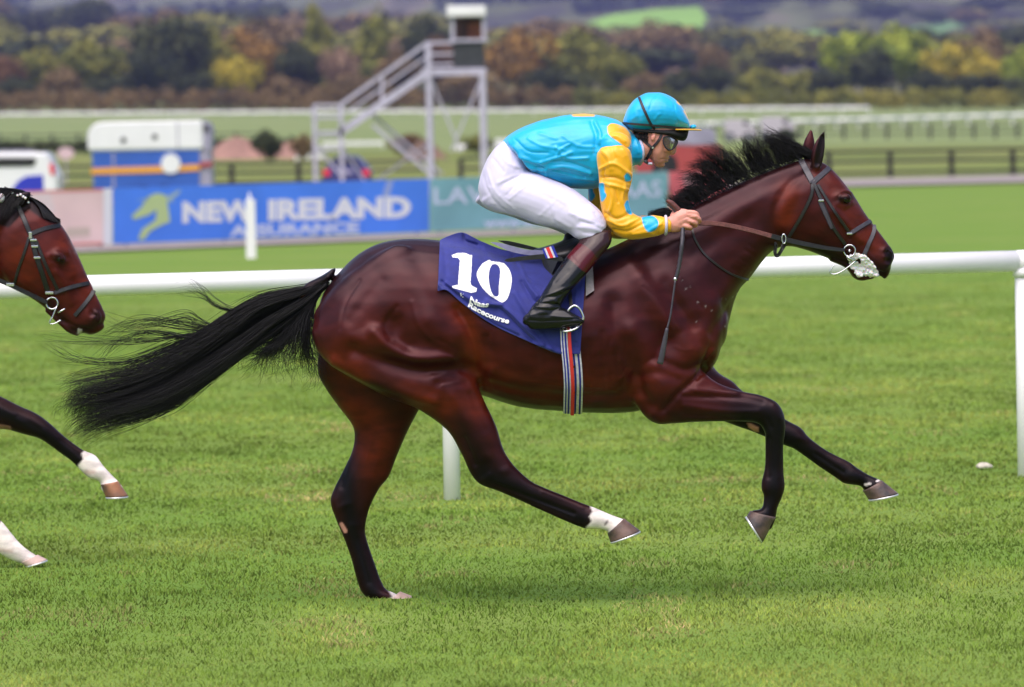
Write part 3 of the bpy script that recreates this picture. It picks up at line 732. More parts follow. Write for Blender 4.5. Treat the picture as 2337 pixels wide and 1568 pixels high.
def fit(txt, wpx, hpx, bold, spacing=None):
    V, Fc = text_mesh(txt, wpx, bold); V[:, 1] *= hpx / V[:, 1].max(); return V, Fc
V, Fc = fit('NEW', 168, 49, .055); on_board(V, Fc, 416, 509.5, 584, 505, e, 'lettering', M_letter)
V, Fc = fit('IRELAND', 326, 49, .055); on_board(V, Fc, 612, 504, 938, 497, e, 'lettering', M_letter)
V, Fc = fit('ASSURANCE', 296, 26, .045); on_board(V, Fc, 524, 540, 820, 532, e, 'lettering', M_letter2)
zz = lambda pts: [(x * .27513, 308.1 + y * .27513) for x, y in pts]
logo = [[(1300,480),(1380,500),(1395,600),(1412,720),(1330,752),(1250,795),(1190,872),(1145,862),(1180,780),(1290,705),(1300,620),(1230,665),(1110,702),(1090,672),(1170,600),(1230,510)], [(1385,512),(1500,448),(1490,480),(1420,540),(1450,560),(1390,552)], [(1240,520),(1130,545),(1235,545)]]
for k, pl in enumerate(logo):
    V = [W(x, y, dbd(x) - .012) for x, y in zz(pl)]; mesh('leaping_figure', V, [tuple(range(len(V)))], M_logo if k == 0 else mat('lime_print_pale', (.38, .52, .5), rough=.5), e)
V = [W(x, y, dbd(x) - .008) for x, y in [(884,412),(898,411.5),(888,452),(868,458)]]; mesh('streak', V, [(0, 1, 2, 3)], mat('pale_streak', (.32, .40, .72), rough=.5), e)
e = board(982, 1524, M_teal, 'teal advertising board of LAWLOR\'S NAAS, half hidden by the jockey'); e['label'] = 'teal advertising board with pale lettering, half hidden behind the jockey'
V, Fc = fit("LAWLOR'S", 330, 40, .012); on_board(V, Fc, 990, 467, 1320, 456, e, 'lettering', M_letter2)
V, Fc = fit("NAAS", 135, 38, .012); on_board(V, Fc, 1374, 454, 1509, 449, e, 'lettering', M_letter2)
V, Fc = fit("www.lawlors.ie", 235, 24, .03); on_board(V, Fc, 1104, 521, 1339, 512, e, 'lettering', M_letter2)
e = board(-420, 256, M_pinkboard, 'pale pink advertising board with a white end at the left edge')
def strip(x0, x1, v0, v1, m, parent, name, off=.008): 
    V = [bd(x0, v0, off), bd(x1, v0, off), bd(x1, v1, off), bd(x0, v1, off)]; mesh(name, V, [(0, 1, 2, 3)], m, parent)
strip(236, 256, 0, 1, M_letter, e, 'white_end'); strip(-420, 235, .96, 1, M_coral, e, 'red_edge'); strip(-420, 235, 0, .045, M_coral, e, 'red_edge')
V = [W(x, y, dbd(x) - .006) for x, y in [(60,436),(112,434),(118,450),(126,480),(100,520),(60,540)]]; mesh('white_curve', V, [tuple(range(6))], mat('white_pink_print', (.8, .66, .64), rough=.5), e)
V = [W(x, y, dbd(x) - .006) for x, y in [(150,520),(205,518),(206,538),(151,541)]]; mesh('faint_print', V, [(0,1,2,3)], mat('faint_print', (.62, .50, .42), rough=.5), e)
e = board(1527, 1660, M_redboard, 'short red and pink advertising board ending the row behind the mane')
V = [W(x, y, dbd(x) - .006) for x, y in [(1560,400),(1600,397),(1590,430),(1566,445)]]; mesh('pale_print', V, [(0,1,2,3)], mat('pink_print', (.75, .38, .42), rough=.5), e)

# gravel strip at the foot of the boards, service path further back
M_gravel = mat('gravel', (.20, .17, .16), rough=.95, var=.3, scale=3, col2=(.27, .235, .225))
def strip_ground(name, xs, d0f, d1f, m, z=.012):
    V = []; Fc = []
    for i, X in enumerate(xs):
        for d in (d0f(X), d1f(X)):
            p = W(X, 400, d); V.append((p[0], d, float(gz(p[0], d)) + z + .022))
        if i: Fc.append((2 * i - 2, 2 * i, 2 * i + 1, 2 * i - 1))
    o = mesh(name, V, Fc, m); tag(o, kind='structure')
strip_ground('kerb_strip', np.linspace(-700, 1700, 30), lambda X: dbd(X) - 3.2, lambda X: dbd(X) + 2.5, M_gravel)
strip_ground('path', np.linspace(-300, 2700, 30), lambda X: F / (80 - .0040 * X - (X > 0) * .0), lambda X: F / (71 - .0040 * X), M_gravel, .03)

# ================================================================= dark post and rail fences
def fence(X0, X1, step, s_of, hpx, railv, rw, name, label, wpost, extra=(), lean=0):
    d0_ = F / s_of((X0 + X1) / 2); e = empty(name, gpt((X0 + X1) / 2, d0_), label, 'fence')
    XS = list(np.arange(X0, X1 + 1, step)); pp = []
    for X in XS + list(extra):
        d = F / s_of(X); p = gpt(X, d); h = hpx / s_of(X); b = MB(); b.box((p[0], p[1], p[2] + h / 2 - .1), (wpost, wpost, h + .2), taper=.92); b.build('post', M_darkwood, e)
    for i in range(len(XS) - 1):
        for v in railv:
            q = []
            for X in (XS[i], XS[i + 1]):
                d = F / s_of(X); p = gpt(X, d); q.append((p[0], p[1] - wpost * .62, p[2] + hpx / s_of(X) * v + random.uniform(-.01, .01)))
            MB().bar(q[0], q[1], .045, rw, up=(0, 0, 1)).build('rail', M_darkwood, e)
fence(-236, 1052, 153, lambda X: 61.5, 60, (.22, .62, .95), .10, 'fence', 'dark wooden post and rail fence behind the boards, left of the jockey', .20)
fence(1052, 2620, 140, lambda X: 61.5 - .0005 * X, 60, (.18, .62, 1.0), .10, 'fence', 'dark wooden post and rail fence along the path, right of the jockey', .20)
fence(1630, 2560, 49.5, lambda X: 32.5, 36, (.35, .80), .09, 'fence', 'second dark fence further back with closely spaced posts', .20)
fence(-60, 600, 60, lambda X: 33.5, 30, (.4, .85), .09, 'fence', 'dark low fence in front of the far green track at left', .16)

# ================================================================= far white running rails
def far_rail(X0, X1, Y0, Y1, d0_, d1_, thick, step, label, group='far running rails'):
    e = empty('running_rail', gpt((X0 + X1) / 2, (d0_ + d1_) / 2), label, 'rail')
    n = max(2, int(abs(X1 - X0) / step) + 1); P_ = []
    for i in range(n):
        t = i / (n - 1); X = X0 + (X1 - X0) * t; d = d0_ + (d1_ - d0_) * t; P_.append(W(X, Y0 + (Y1 - Y0) * t, d))
    for i in range(n - 1): MB().tube([P_[i], P_[i + 1]], thick / 2, 8).build('rail', M_rail, e, True)
    for p in P_:
        g = float(gz(p[0], p[1])); MB().box((p[0], p[1] + .02, (g + p[2]) / 2 - .05), (.14, .14, max(.3, p[2] - g + .1))).build('post', M_rail, e)
far_rail(-120, 1984, 262, 246, 655, 640, .30, 62, 'furthest white running rail in front of the long hedge')
far_rail(1560, 2560, 284, 256, 450, 500, .28, 48, 'nearer of the far white running rails, running to the right edge')
far_rail(1044, 1480, 337, 327, 330, 340, .30, 60, 'low white rail behind the tower legs')

# ================================================================= starter's tower
DT = 170.0; sT = F / DT
tw = empty('viewing_tower', gpt(1040, DT), 'grey steel viewing tower with white roof, dark cabin and long stairs', 'tower')
def T(X, Y, dy=0.0): return W(X, Y, DT + dy)
def beam(name, a, b, w_, dy=0.0, m=None, parent=None, h_=None): return MB().bar(T(*a, dy), T(*b, dy), w_, h_).build(name, m or M_galv, parent or tw)
def legz(X, dy):
    p = T(X, 440, dy); return float(gz(p[0], p[1]))
for X, Y0, w_ in ((977, 100, .17), (1100, 160, .17)):
    for dy in (0, 1.7):
        a = T(X + (3 if dy else 0), Y0 if dy == 0 else max(Y0, 160), dy); g = legz(X, dy); MB().box(((a[0]), a[1], (a[2] + g) / 2 - .05), (w_, w_, a[2] - g + .1)).build('leg', M_galv, tw)
for dy in (0, 1.7):
    beam('platform_beam', (962, 166), (1110, 163), .16, dy, h_=.2); beam('brace', (1096, 185), (1030, 345), .06, dy + .04); beam('brace', (985, 185), (1052, 345), .06, dy + .1)
b = MB(); b.box((T(1036, 160, .85)[0], DT + .85, T(1036, 158)[2]), (148 / sT, 1.7, .06)); b.build('platform', M_galv, tw)
# cabin
c0, c1 = T(1035, 155), T(1105, 93); xm, zm = (c0[0] + c1[0]) / 2, (c0[2] + c1[2]) / 2; wx, wz = c1[0] - c0[0], c1[2] - c0[2]
cb = MB().box((xm, DT + .85, zm), (wx, 1.6, wz)).build('cabin_wall', M_meshpanel, tw)
fz0, fz1 = T(1060, 92)[2], T(1060, 34)[2]
for xx in (T(1033, 60)[0], T(1104, 60)[0]):
    for yy in (DT + .02, DT + 1.68): MB().box((xx, yy, (fz0 + fz1) / 2), (.11, .08, fz1 - fz0)).build('cabin_post', M_galv, tw)
MB().box((xm, DT - .0, fz0), (wx + .2, .07, .09)).build('sill', M_galv, tw)
MB().box((xm, DT + 1.6, (fz0 + fz1) / 2), (wx, .05, fz1 - fz0 - .05)).build('back_panel', mat('brown_panel', (.09, .05, .04), rough=.8, var=.5, scale=2), tw)
MB().box((xm + .2, DT + .9, (fz0 + fz1) / 2 - .12), (.45, .3, .55)).build('seat_back', mat('orange_brown', (.25, .08, .04), rough=.8), tw)
rz_ = (T(1060, 38)[2] + T(1060, 12)[2]) / 2; MB().box((T(1064, 20)[0], DT + .85, rz_), (88 / sT, 2.1, 24 / sT)).build('roof', M_whitepaint, tw, False, .04)
# landing rails and stairs
for Y in (98, 124, 148): beam('handrail', (977, Y), (1034, Y - 1), .07 if Y != 98 else .09)
for dy in (0, 1.2):
    beam('handrail', (977, 96), (776, 240), .10, dy); beam('handrail', (977, 126), (790, 258), .06, dy); beam('stringer', (972, 168), (768, 308), .12, dy, h_=.22)
for k in range(13):
    t = (k + .5) / 13; X, Y = 972 + (768 - 972) * t, 168 + (308 - 168) * t; a = T(X, Y, .6); MB().box((a[0], a[1], a[2]), (.26, 1.15, .03)).build('tread', M_galv, tw)
for t in (.5,): beam('baluster', (872, 168), (872, 240), .09)
for X in (717, 778):
    for dy in (0, 1.2):
        a = T(X, 240, dy); g = legz(X, dy); MB().box((a[0], a[1], (a[2] + g) / 2), (.12, .12, a[2] - g)).build('landing_post', M_galv, tw)
for Y in (240, 268, 302): beam('landing_rail', (717, Y), (778, Y), .08)
MB().box((T(748, 310)[0], DT + .6, T(748, 310)[2]), (62 / sT, 1.2, .06)).build('landing', M_galv, tw)
beam('brace', (850, 285), (1000, 412), .10, .1); beam('brace', (720, 330), (778, 400), .07, .1); beam('landing_rail', (717, 340), (778, 340), .09); beam('stringer', (850, 262), (1010, 398), .09, .9); beam('brace', (976, 330), (820, 440), .06, 1.3); beam('brace', (778, 330), (850, 440), .07, .6)

# ================================================================= vehicles and clutter
M_vwhite = mat('car_white', (.78, .77, .80), rough=.25, coat=.6, var=.03, scale=2)
M_vdull = mat('van_dull_white', (.46, .42, .46), rough=.4, var=.05, scale=2)
M_vblue = mat('horsebox_blue', (.028, .10, .46), rough=.4, coat=.3, var=.08, scale=2)
M_vorange = mat('horsebox_orange', (.75, .33, .03), rough=.45)
M_vnavy = mat('car_navy', (.035, .04, .16), rough=.25, coat=.8, var=.05, scale=3)
M_vred = mat('car_red', (.38, .05, .055), rough=.3, coat=.6)
M_glass = mat('car_glass', (.025, .025, .03), rough=.08, spec=.8)
M_tyre = mat('tyre', (.012, .012, .012), rough=.85)
M_rim = mat('wheel_rim', (.4, .4, .42), rough=.35, metal=.7)
M_taillight = mat('tail_light', (.75, .015, .04), rough=.25, coat=.5)
M_greyside = mat('grey_lilac_panel', (.30, .28, .38), rough=.6, var=.15, scale=2)
M_livery = mat('livery_blue', (.02, .03, .45), rough=.35, coat=.4)
def extrude(name, prof, d, depth, m, parent, dy=0.0, bevel=0.0):
    a = [W(x, y, d + dy) for x, y in prof]; k = np.array([0, depth, 0]); n = len(a)
    V = a + [q + k for q in a]; Fc = [tuple(range(n))[::-1], tuple(range(n, 2 * n))] + [(i, (i + 1) % n, n + (i + 1) % n, n + i) for i in range(n)]
    o = mesh(name, V, Fc, m, parent)
    b = bmesh.new(); b.from_mesh(o.data); bmesh.ops.recalc_face_normals(b, faces=b.faces)
    if bevel: bmesh.ops.bevel(b, geom=list(b.edges), offset=bevel, segments=3, affect='EDGES', clamp_overlap=True)
    b.to_mesh(o.data); b.free()
    return o
def wheel(X, Yc, r, d, parent, dy=0.0, width=.22):
    c = W(X, Yc, d + dy); b = MB(); b.tube([c + np.array([0, -.01, 0]), c + np.array([0, width, 0])], r, 20); o = b.build('wheel', M_tyre, parent, False)
    b = MB(); b.tube([c + np.array([0, -.025, 0]), c + np.array([0, .02, 0])], r * .6, 14); b.build('rim', M_rim, o)
def wheel_on_ground(X, r, d, parent, dy=0.0, width=.22):
    p = W(X, 500, d + dy); z = float(gz(p[0], d + dy)) + r; q = proj(np.array([[p[0], d + dy, z]]))[0]; wheel(q[0], q[1], r, d, parent, dy, width)
# white off-roader at the left edge
d = 121; S_ = F / d; e = empty('car', gpt(-60, d), 'white off-roader with blue livery behind the pink board at the left edge', 'car')
gy = float(proj(gpt(-60, d)[None])[0, 1])
extrude('body', [(-330,395),(-200,392),(-170,352),(-120,348),(100,347),(110,352),(120,385),(130,398),(132,gy-38),(-400,gy-38),(-405,410)], d, 1.75, M_vwhite, e, 0, .05)
extrude('side_window', [(-150,362),(-60,360),(78,360),(84,366),(76,380),(-150,384)], d, .04, M_glass, e, -.02, .008)
extrude('livery_panel', [(28,430),(42,412),(60,402),(98,399),(100,440),(28,440)], d, .03, M_livery, e, -.015)
extrude('tail_light', [(112,376),(121,374),(125,398),(116,400)], d, .35, M_taillight, e, -.03, .01)
for X in (-290, 62):
    wheel_on_ground(X, .37, d, e, -.05); wheel_on_ground(X, .37, d, e, 1.6)
extrude('roof_rail', [(-110,346),(80,345),(80,342),(-110,343)], d, .05, M_greyside, e, .1)
# blue and white horse trailer
d = 152; S_ = F / d; e = empty('horse_trailer', gpt(335, d), 'blue and white horse trailer with an orange stripe and white disc', 'trailer')
gy = float(proj(gpt(335, d)[None])[0, 1])
extrude('lower_body', [(210,346),(455,341),(455,gy-30),(216,gy-26)], d, 1.9, M_vblue, e, .02)
extrude('upper_body', [(201,345),(199,312),(203,296),(212,285),(226,279),(250,277.5),(440,274),(462,273),(464,341)], d - .03, 2.0, M_vwhite, e, 0, .05)
extrude('rear_ramp', [(456,343),(478,346),(484,gy-34),(456,gy-30)], d, 1.85, M_greyside, e, .04)
extrude('rear_upper', [(462,276),(476,280),(482,300),(480,345),(464,342)], d, 1.9, M_greyside, e, .02)  # rear pieces in grey lilac: shading of the oblique rear face put into colour
extrude('rear_window', [(464,284),(474,286),(478,300),(466,302)], d, .03, M_glass, e, -.0)
extrude('stripe', [(208,384),(392,378),(455,375),(455,389),(392,393),(208,398)], d, .03, M_vorange, e, -.012)
extrude('rear_stripe', [(456,371),(484,368),(485,379),(456,382)], d, .03, M_vred, e, -.01)
n = 24; extrude('disc', [(389.5 + 22 * math.cos(k * 2 * math.pi / n), 373.5 + 23 * math.sin(k * 2 * math.pi / n)) for k in range(n)], d, .05, M_vwhite, e, -.05)
for X, Y in ((281.5, 319.5), (353, 312)): extrude('window', [(X + 6.5 * math.cos(k * .524), Y + 6.5 * math.sin(k * .524)) for k in range(12)], d, .03, M_glass, e, -.05)
extrude('seam', [(256,346),(261,346),(262,gy-30),(257,gy-30)], d, .02, M_greyside, e, .005); extrude('door_edge', [(403,278),(406,278),(408,341),(405,341)], d, .02, M_greyside, e, -.04)
for X in (330, 375): wheel_on_ground(X, .33, d, e, -.06, .2)
extrude('drawbar', [(150,gy-24),(212,gy-34),(212,gy-28),(150,gy-18)], d, .1, M_greyside, e, .9)
# navy hatchback seen from behind
d = 181; S_ = F / d; e = empty('car', gpt(790, d), 'small navy blue car seen from behind, with red tail lights', 'car')
gy = float(proj(gpt(790, d)[None])[0, 1])
extrude('body', [(735,400),(740,384),(752,374),(762,359),(772,356),(808,356),(818,359),(829,374),(841,384),(846,400),(844,gy-16),(737,gy-16)], d, 3.9, M_vnavy, e, 0, .06)
extrude('rear_window', [(760,373),(767,362),(813,362),(821,373)], d, .03, M_glass, e, -.015)
extrude('tail_light', [(737,388),(752,387),(754,400),(738,402)], d, .05, M_taillight, e, -.04, .008); extrude('tail_light', [(827,387),(843,388),(844,402),(829,400)], d, .05, M_taillight, e, -.04, .008)
extrude('number_plate', [(776,388),(804,388),(804,396),(776,396)], d, .02, M_greyside, e, -.02)
for X in (748, 833): 
    p = W(X, gy, d); MB().box((p[0], d + .6, float(gz(p[0], d)) + .3), (.2, .6, .6)).build('tyre', M_tyre, e, False, .05)
# red pickup and white cab behind the jockey's face
d = 176; e = empty('car', gpt(1550, d), 'red off-roader with pale windows behind the jockey and the mane', 'car')
gy = float(proj(gpt(1550, d)[None])[0, 1])
extrude('body', [(1452,352),(1470,338),(1520,330),(1548,298),(1560,293),(1622,292),(1632,300),(1634,330),(1650,338),(1652,gy-26),(1452,gy-26)], d, 1.8, M_vred, e, 0, .05)
extrude('side_window', [(1530,328),(1552,302),(1588,300),(1588,326)], d, .04, M_greyside, e, -.035); extrude('side_window', [(1592,300),(1620,299),(1626,326),(1592,326)], d, .04, M_greyside, e, -.035)
extrude('cab', [(1548,299),(1560,292),(1622,291),(1633,299),(1635,331),(1532,331)], d, .05, M_greyside, e, -.018)
extrude('wheel_arch', [(1488,gy-26),(1490,366),(1500,352),(1520,348),(1540,356),(1546,370),(1548,gy-26)], d, .03, M_tyre, e, -.012)
for X in (1515, 1620): wheel_on_ground(X, .42, d, e, -.05)
# white vans far back
for k, (x0, x1, yt, yb, d, lab) in enumerate([(1655,1725,272,304,372,'white van behind the mane, left one of two'), (1738,1815,266,300,378,'white van just left of the horse ears, right one of two')]):
    e = empty('van', gpt((x0 + x1) / 2, d), lab, 'van', 'white vans parked by the far track')
    gy = float(proj(gpt((x0 + x1) / 2, d)[None])[0, 1]); gy = max(gy, yb + 8)
    extrude('body', [(x0, gy - 8), (x0, yt + 4), (x0 + 4, yt), (x1 - 20, yt), (x1 - 8, yt + 14), (x1, yt + 18), (x1, gy - 8)], d, 1.9, M_vdull, e, 0, .05)
    extrude('side_window', [(x1 - 28, yt + 4), (x1 - 21, yt + 4), (x1 - 12, yt + 14), (x1 - 28, yt + 14)], d, .03, M_glass, e, -.012)
    for X in (x0 + 12, x1 - 14): wheel_on_ground(X, .35, d, e, -.04)
# clay mounds, bushes and small clutter between the tracks
M_clay = mat('pink_clay', (.27, .15, .12), rough=.9, var=.25, scale=.8)
def mound(X0, X1, top, d, label, m=M_clay):
    c = gpt((X0 + X1) / 2, d); rx = (X1 - X0) / 2 / (F / d); h = max(.4, W(X0, top, d)[2] - c[2]); V = []; Fc = []; n1, n2 = 9, 22
    for i in range(n1):
        q = i / (n1 - 1)
        for j in range(n2):
            t = 2 * math.pi * j / n2; k = 1 + .18 * math.sin(3 * t + X0) + .1 * math.sin(5 * t + q * 4); V.append((c[0] + math.cos(t) * rx * q * k, c[1] + math.sin(t) * rx * .6 * q * k, c[2] - .1 + (h + .1) * (math.cos(q * math.pi) * .5 + .5) * (1 + .1 * math.sin(4 * t + q * 6))))
    for i in range(n1 - 1):
        for j in range(n2): Fc.append((i * n2 + j, (i + 1) * n2 + j, (i + 1) * n2 + (j + 1) % n2, i * n2 + (j + 1) % n2))
    o = mesh('earth_mound', V, Fc, m, None, True); tag(o, label, 'mound')
mound(440, 640, 318, 300, 'pinkish clay mound right behind the horse trailer')
mound(590, 735, 328, 300, 'second pinkish clay mound, left of the tower landing')
mound(900, 1030, 322, 290, 'low brown earth mound behind the tower stairs', mat('brown_earth', (.16, .10, .07), rough=.95, var=.3, scale=1))
tree(612, 292, 350, 34, 280, 'dark', 'dark round bush on top of the clay mound', 'round', 'bush', 'bush', lift=0)
tree(690, 300, 350, 24, 282, 'brown', 'small brown bush left of the tower landing', 'round', 'bush', 'bush', lift=0)
tree(930, 302, 350, 34, 300, 'rust', 'reddish bush seen under the tower stairs', 'round', 'bush', 'bush', lift=0)
tree(1092, 308, 350, 30, 305, 'olive', 'small olive bush behind the right tower leg', 'round', 'bush', 'bush', lift=0)
tree(1800, 300, 335, 22, 330, 'dark', 'dark little bush left of the horse ears', 'round', 'bush', 'bush', lift=0)
for x0, x1, y, d, lab in ((735, 875, 328, 352, 'long pale barrier lying behind the tower landing'), (675, 742, 358, 285, 'short pale rail lying left of the navy car'), (1130, 1190, 322, 300, 'pale barrier behind the back of the jockey')):
    c = gpt((x0 + x1) / 2, d); e = empty('barrier', c, lab, 'barrier'); s = F / d
    a_, b_ = W(x0, y, d), W(x1, y - 2, d); MB().bar(a_, b_, .10, .22).build('board', M_whitepaint, e)
    for q in (a_, b_): g = float(gz(q[0], d)); MB().box((q[0] * .98 + (a_ + b_)[0] * .01, d + .08, (g + q[2]) / 2), (.08, .06, max(.1, q[2] - g))).build('leg', M_whitepaint, e)
d = 232; c = gpt(150, d); e = empty('sign', c, 'pale round sign on a post between the off-roader and the trailer', 'sign')
n = 20; extrude('disc', [(150 + 19 * math.cos(k * 2 * math.pi / n), 350 + 14 * math.sin(k * 2 * math.pi / n)) for k in range(n)], d, .05, mat('pale_pink_sign', (.62, .45, .48), rough=.5), e)
MB().box((c[0], d + .08, (c[2] + W(150, 350, d)[2]) / 2), (.07, .06, W(150, 350, d)[2] - c[2])).build('post', M_galv, e)
d = 900; c = gpt(2150, d); o = extrude('house', [(2140,122),(2150,112),(2160,122),(2160,175),(2140,175)], d, 5, mat('pale_gable', (.42, .42, .55), rough=.8, var=.1), None); tag(o, 'pale narrow house gable glimpsed between the green and yellow trees', 'house')
# ================================================================= the bay racehorse
D0 = 23.18
M_coat = mat('coat', (0, 0, 0), rough=.34, stint=(.95, .42, .50), attr='tint', var=.30, scale=11, detail=9, bump=.08, bscale=420, stretch=(1, 1, 2.2), spec=.30)
M_hair = mat('black_hair', (.0045, .0036, .0042), rough=.46, spec=.32, var=.3, scale=40)
M_hoof = mat('hoof', (.17, .10, .078), rough=.5, col2=(.035, .027, .027), scale=14, bump=.2, bscale=60)
M_shoe = mat('shoe_metal', (.75, .75, .76), rough=.35, metal=.6)
M_eye = mat('eye', (.004, .003, .003), rough=.10, spec=.45)
M_blackleather = mat('black_leather', (.010, .009, .010), rough=.38, var=.3, scale=60, bump=.1, bscale=300)
M_greyleather = mat('worn_leather', (.038, .034, .045), rough=.45, var=.2, scale=60)
M_brownrein = mat('brown_rein', (.12, .035, .03), rough=.6, var=.3, scale=80, bump=.3, bscale=300)
M_steel = mat('steel', (.72, .72, .76), rough=.22, metal=1)
M_foam = mat('foam', (.84, .81, .84), rough=.45, bump=.5, bscale=160, subs=.5, var=.1, scale=80)

MAH = (.036, .0050, .0044); RED = (.112, .0155, .0048); DKB = (.0095, .0030, .0042); BLK = (.0030, .0027, .0028); WHT = (.74, .66, .62); PINK = (.42, .2, .15)

torso = [(748,655,722,778,.09),(775,620,738,812,.17),(820,578,790,856,.235),(870,554,850,884,.27),(930,545,930,898,.285),(1000,548,1010,902,.29),
 (1060,560,1066,896,.28),(1115,576,1108,905,.262),(1185,592,1185,929,.272),(1286,596,1286,939,.29),(1360,578,1356,943,.285),(1420,552,1417,943,.26),
 (1475,528,1476,934,.235),(1535,520,1536,905,.215),(1590,545,1584,868,.195),(1622,598,1612,855,.175),(1642,650,1632,828,.15),(1654,690,1646,790,.115)]
neck = [(1440,538,1600,850,.19),(1520,502,1652,770,.165),(1573,474,1682,672,.125),(1640,441,1711,636,.105),(1710,408,1738,600,.095),(1775,382,1765,572,.09),(1834,362,1800,560,.088)]
head = [(1838,362,1765,545,.075),(1862,364,1788,562,.095),(1884,374,1812,563,.102),(1908,395,1850,574,.108),(1933,425,1880,586,.104),(1952,451,1903,594,.088),(1974,486,1925,603,.07),
 (1996,516,1945,612,.058),(2014,540,1962,614,.052),(2032,564,1984,618,.052),(2041,584,2002,628,.047),(2034,604,2014,632,.032)]
lowlip = [(1905,585,1895,596,.03),(1935,602,1930,612,.035),(1962,618,1948,634,.036),(1985,628,1965,641,.03),(1996,631,1985,638,.016)]
near_thigh = [(930,560,716,735,.08,-.13),(1030,630,711,768,.12,-.14),(1078,730,738,820,.135,-.15),(1086,810,812,868,.125,-.155),(1092,872,888,908,.105,-.155),(1107,918,953,934,.085,-.155),
 (1131,966,1021,983,.068,-.155),(1147,1019,1053,1037,.052,-.155),(1168,1056,1074,1081,.044,-.155),(1198,1087,1097,1106,.039,-.155),(1222,1104,1140,1122,.033,-.155),
 (1252,1117,1226,1160,.027,-.155),(1300,1136,1277,1183,.025,-.155),(1336,1151,1316,1199,.028,-.155),(1360,1160,1338,1207,.033,-.155),(1385,1171,1364,1207,.028,-.155),(1408,1180,1385,1212,.03,-.155),(1422,1185,1390,1220,.035,-.155),(1438,1196,1392,1228,.036,-.155)]
far_thigh = [(1000,700,730,760,.10,.14),(1010,800,724,845,.11,.14),(985,880,745,890,.10,.14),(958,933,776,934,.085,.14),(937,972,806,976,.07,.14),(912,1026,806,1020,.058,.14),(889,1085,788,1064,.048,.14),
 (868,1112,762,1116,.042,.14),(852,1140,754,1146,.04,.14),(840,1170,765,1182,.036,.14),(833,1208,781,1219,.030,.14),(840,1240,792,1248,.027,.14),(855,1285,804,1284,.027,.14),(868,1321,816,1328,.029,.14),(880,1344,826,1352,.034,.14),(896,1352,842,1366,.034,.14),(912,1360,872,1372,.03,.14)]
near_fore = [(1640,690,1400,800,.09,-.10),(1625,770,1420,870,.11,-.12),(1600,830,1450,925,.095,-.135),(1606,848,1490,965,.078,-.14),(1640,874,1545,966,.062,-.14),(1692,892,1604,963,.052,-.14),(1738,902,1680,962,.045,-.14),
 (1772,917,1728,966,.042,-.14),(1789,944,1744,984,.040,-.14),(1793,982,1746,998,.035,-.14),(1788,1018,1747,1022,.028,-.14),(1788,1070,1745,1068,.026,-.14),(1791,1104,1738,1098,.032,-.14),(1790,1118,1738,1117,.034,-.14),(1785,1135,1743,1132,.029,-.14),(1775,1158,1738,1160,.028,-.14),(1770,1184,1716,1166,.034,-.14),(1762,1204,1712,1182,.034,-.14)]
far_fore = [(1610,780,1500,860,.09,.12),(1632,842,1560,900,.085,.13),(1674,871,1610,940,.065,.13),(1695,892,1652,962,.055,.13),(1752,930,1700,979,.047,.13),(1795,958,1746,997,.043,.13),(1828,976,1791,1016,.042,.13),
 (1846,998,1817,1027,.034,.13),(1886,1028,1868,1064,.026,.13),(1938,1054,1910,1092,.028,.13),(1956,1068,1928,1104,.034,.13),(1982,1084,1962,1109,.027,.13),(2005,1094,1972,1120,.034,.13),(2022,1106,1974,1128,.034,.13)]
HEAD_STROKES = [
 ([(1850,430),(1800,455),(1783,500),(1800,545),(1830,560)],16,5),       # round cheek
 ([(1838,395),(1800,420),(1772,470),(1770,520),(1785,552)],9,-8),        # groove behind the jaw
 ([(1905,480),(1945,525),(1962,548)],8,6),([(1900,500),(1938,545)],8,-4),
 ([(1908,448),(1925,438),(1945,442)],7,6),([(1908,466),(1928,472),(1946,462)],6,3),([(1912,446),(1925,438),(1942,441)],3,4.5),([(1914,462),(1928,469),(1944,462)],3.2,3.5),([(1910,474),(1928,482),(1942,474)],3.5,-2.5),([(1928,453),(1929,453)],9,-6),
 ([(1880,400),(1900,425)],12,-4),([(1960,500),(1985,545)],7,-3),
 ([(2018,572),(2024,563),(2036,567)],3.5,3.5),([(2015,570),(2022,590),(2026,604)],6,4),([(2040,572),(2040,590)],4,2),
 ([(1938,598),(1965,608),(1990,617),(2016,624)],3.5,-7),([(1950,580),(1990,590)],8,2),([(1975,560),(1998,575)],6,-2),
 ([(1850,500),(1885,540)],14,-2)]
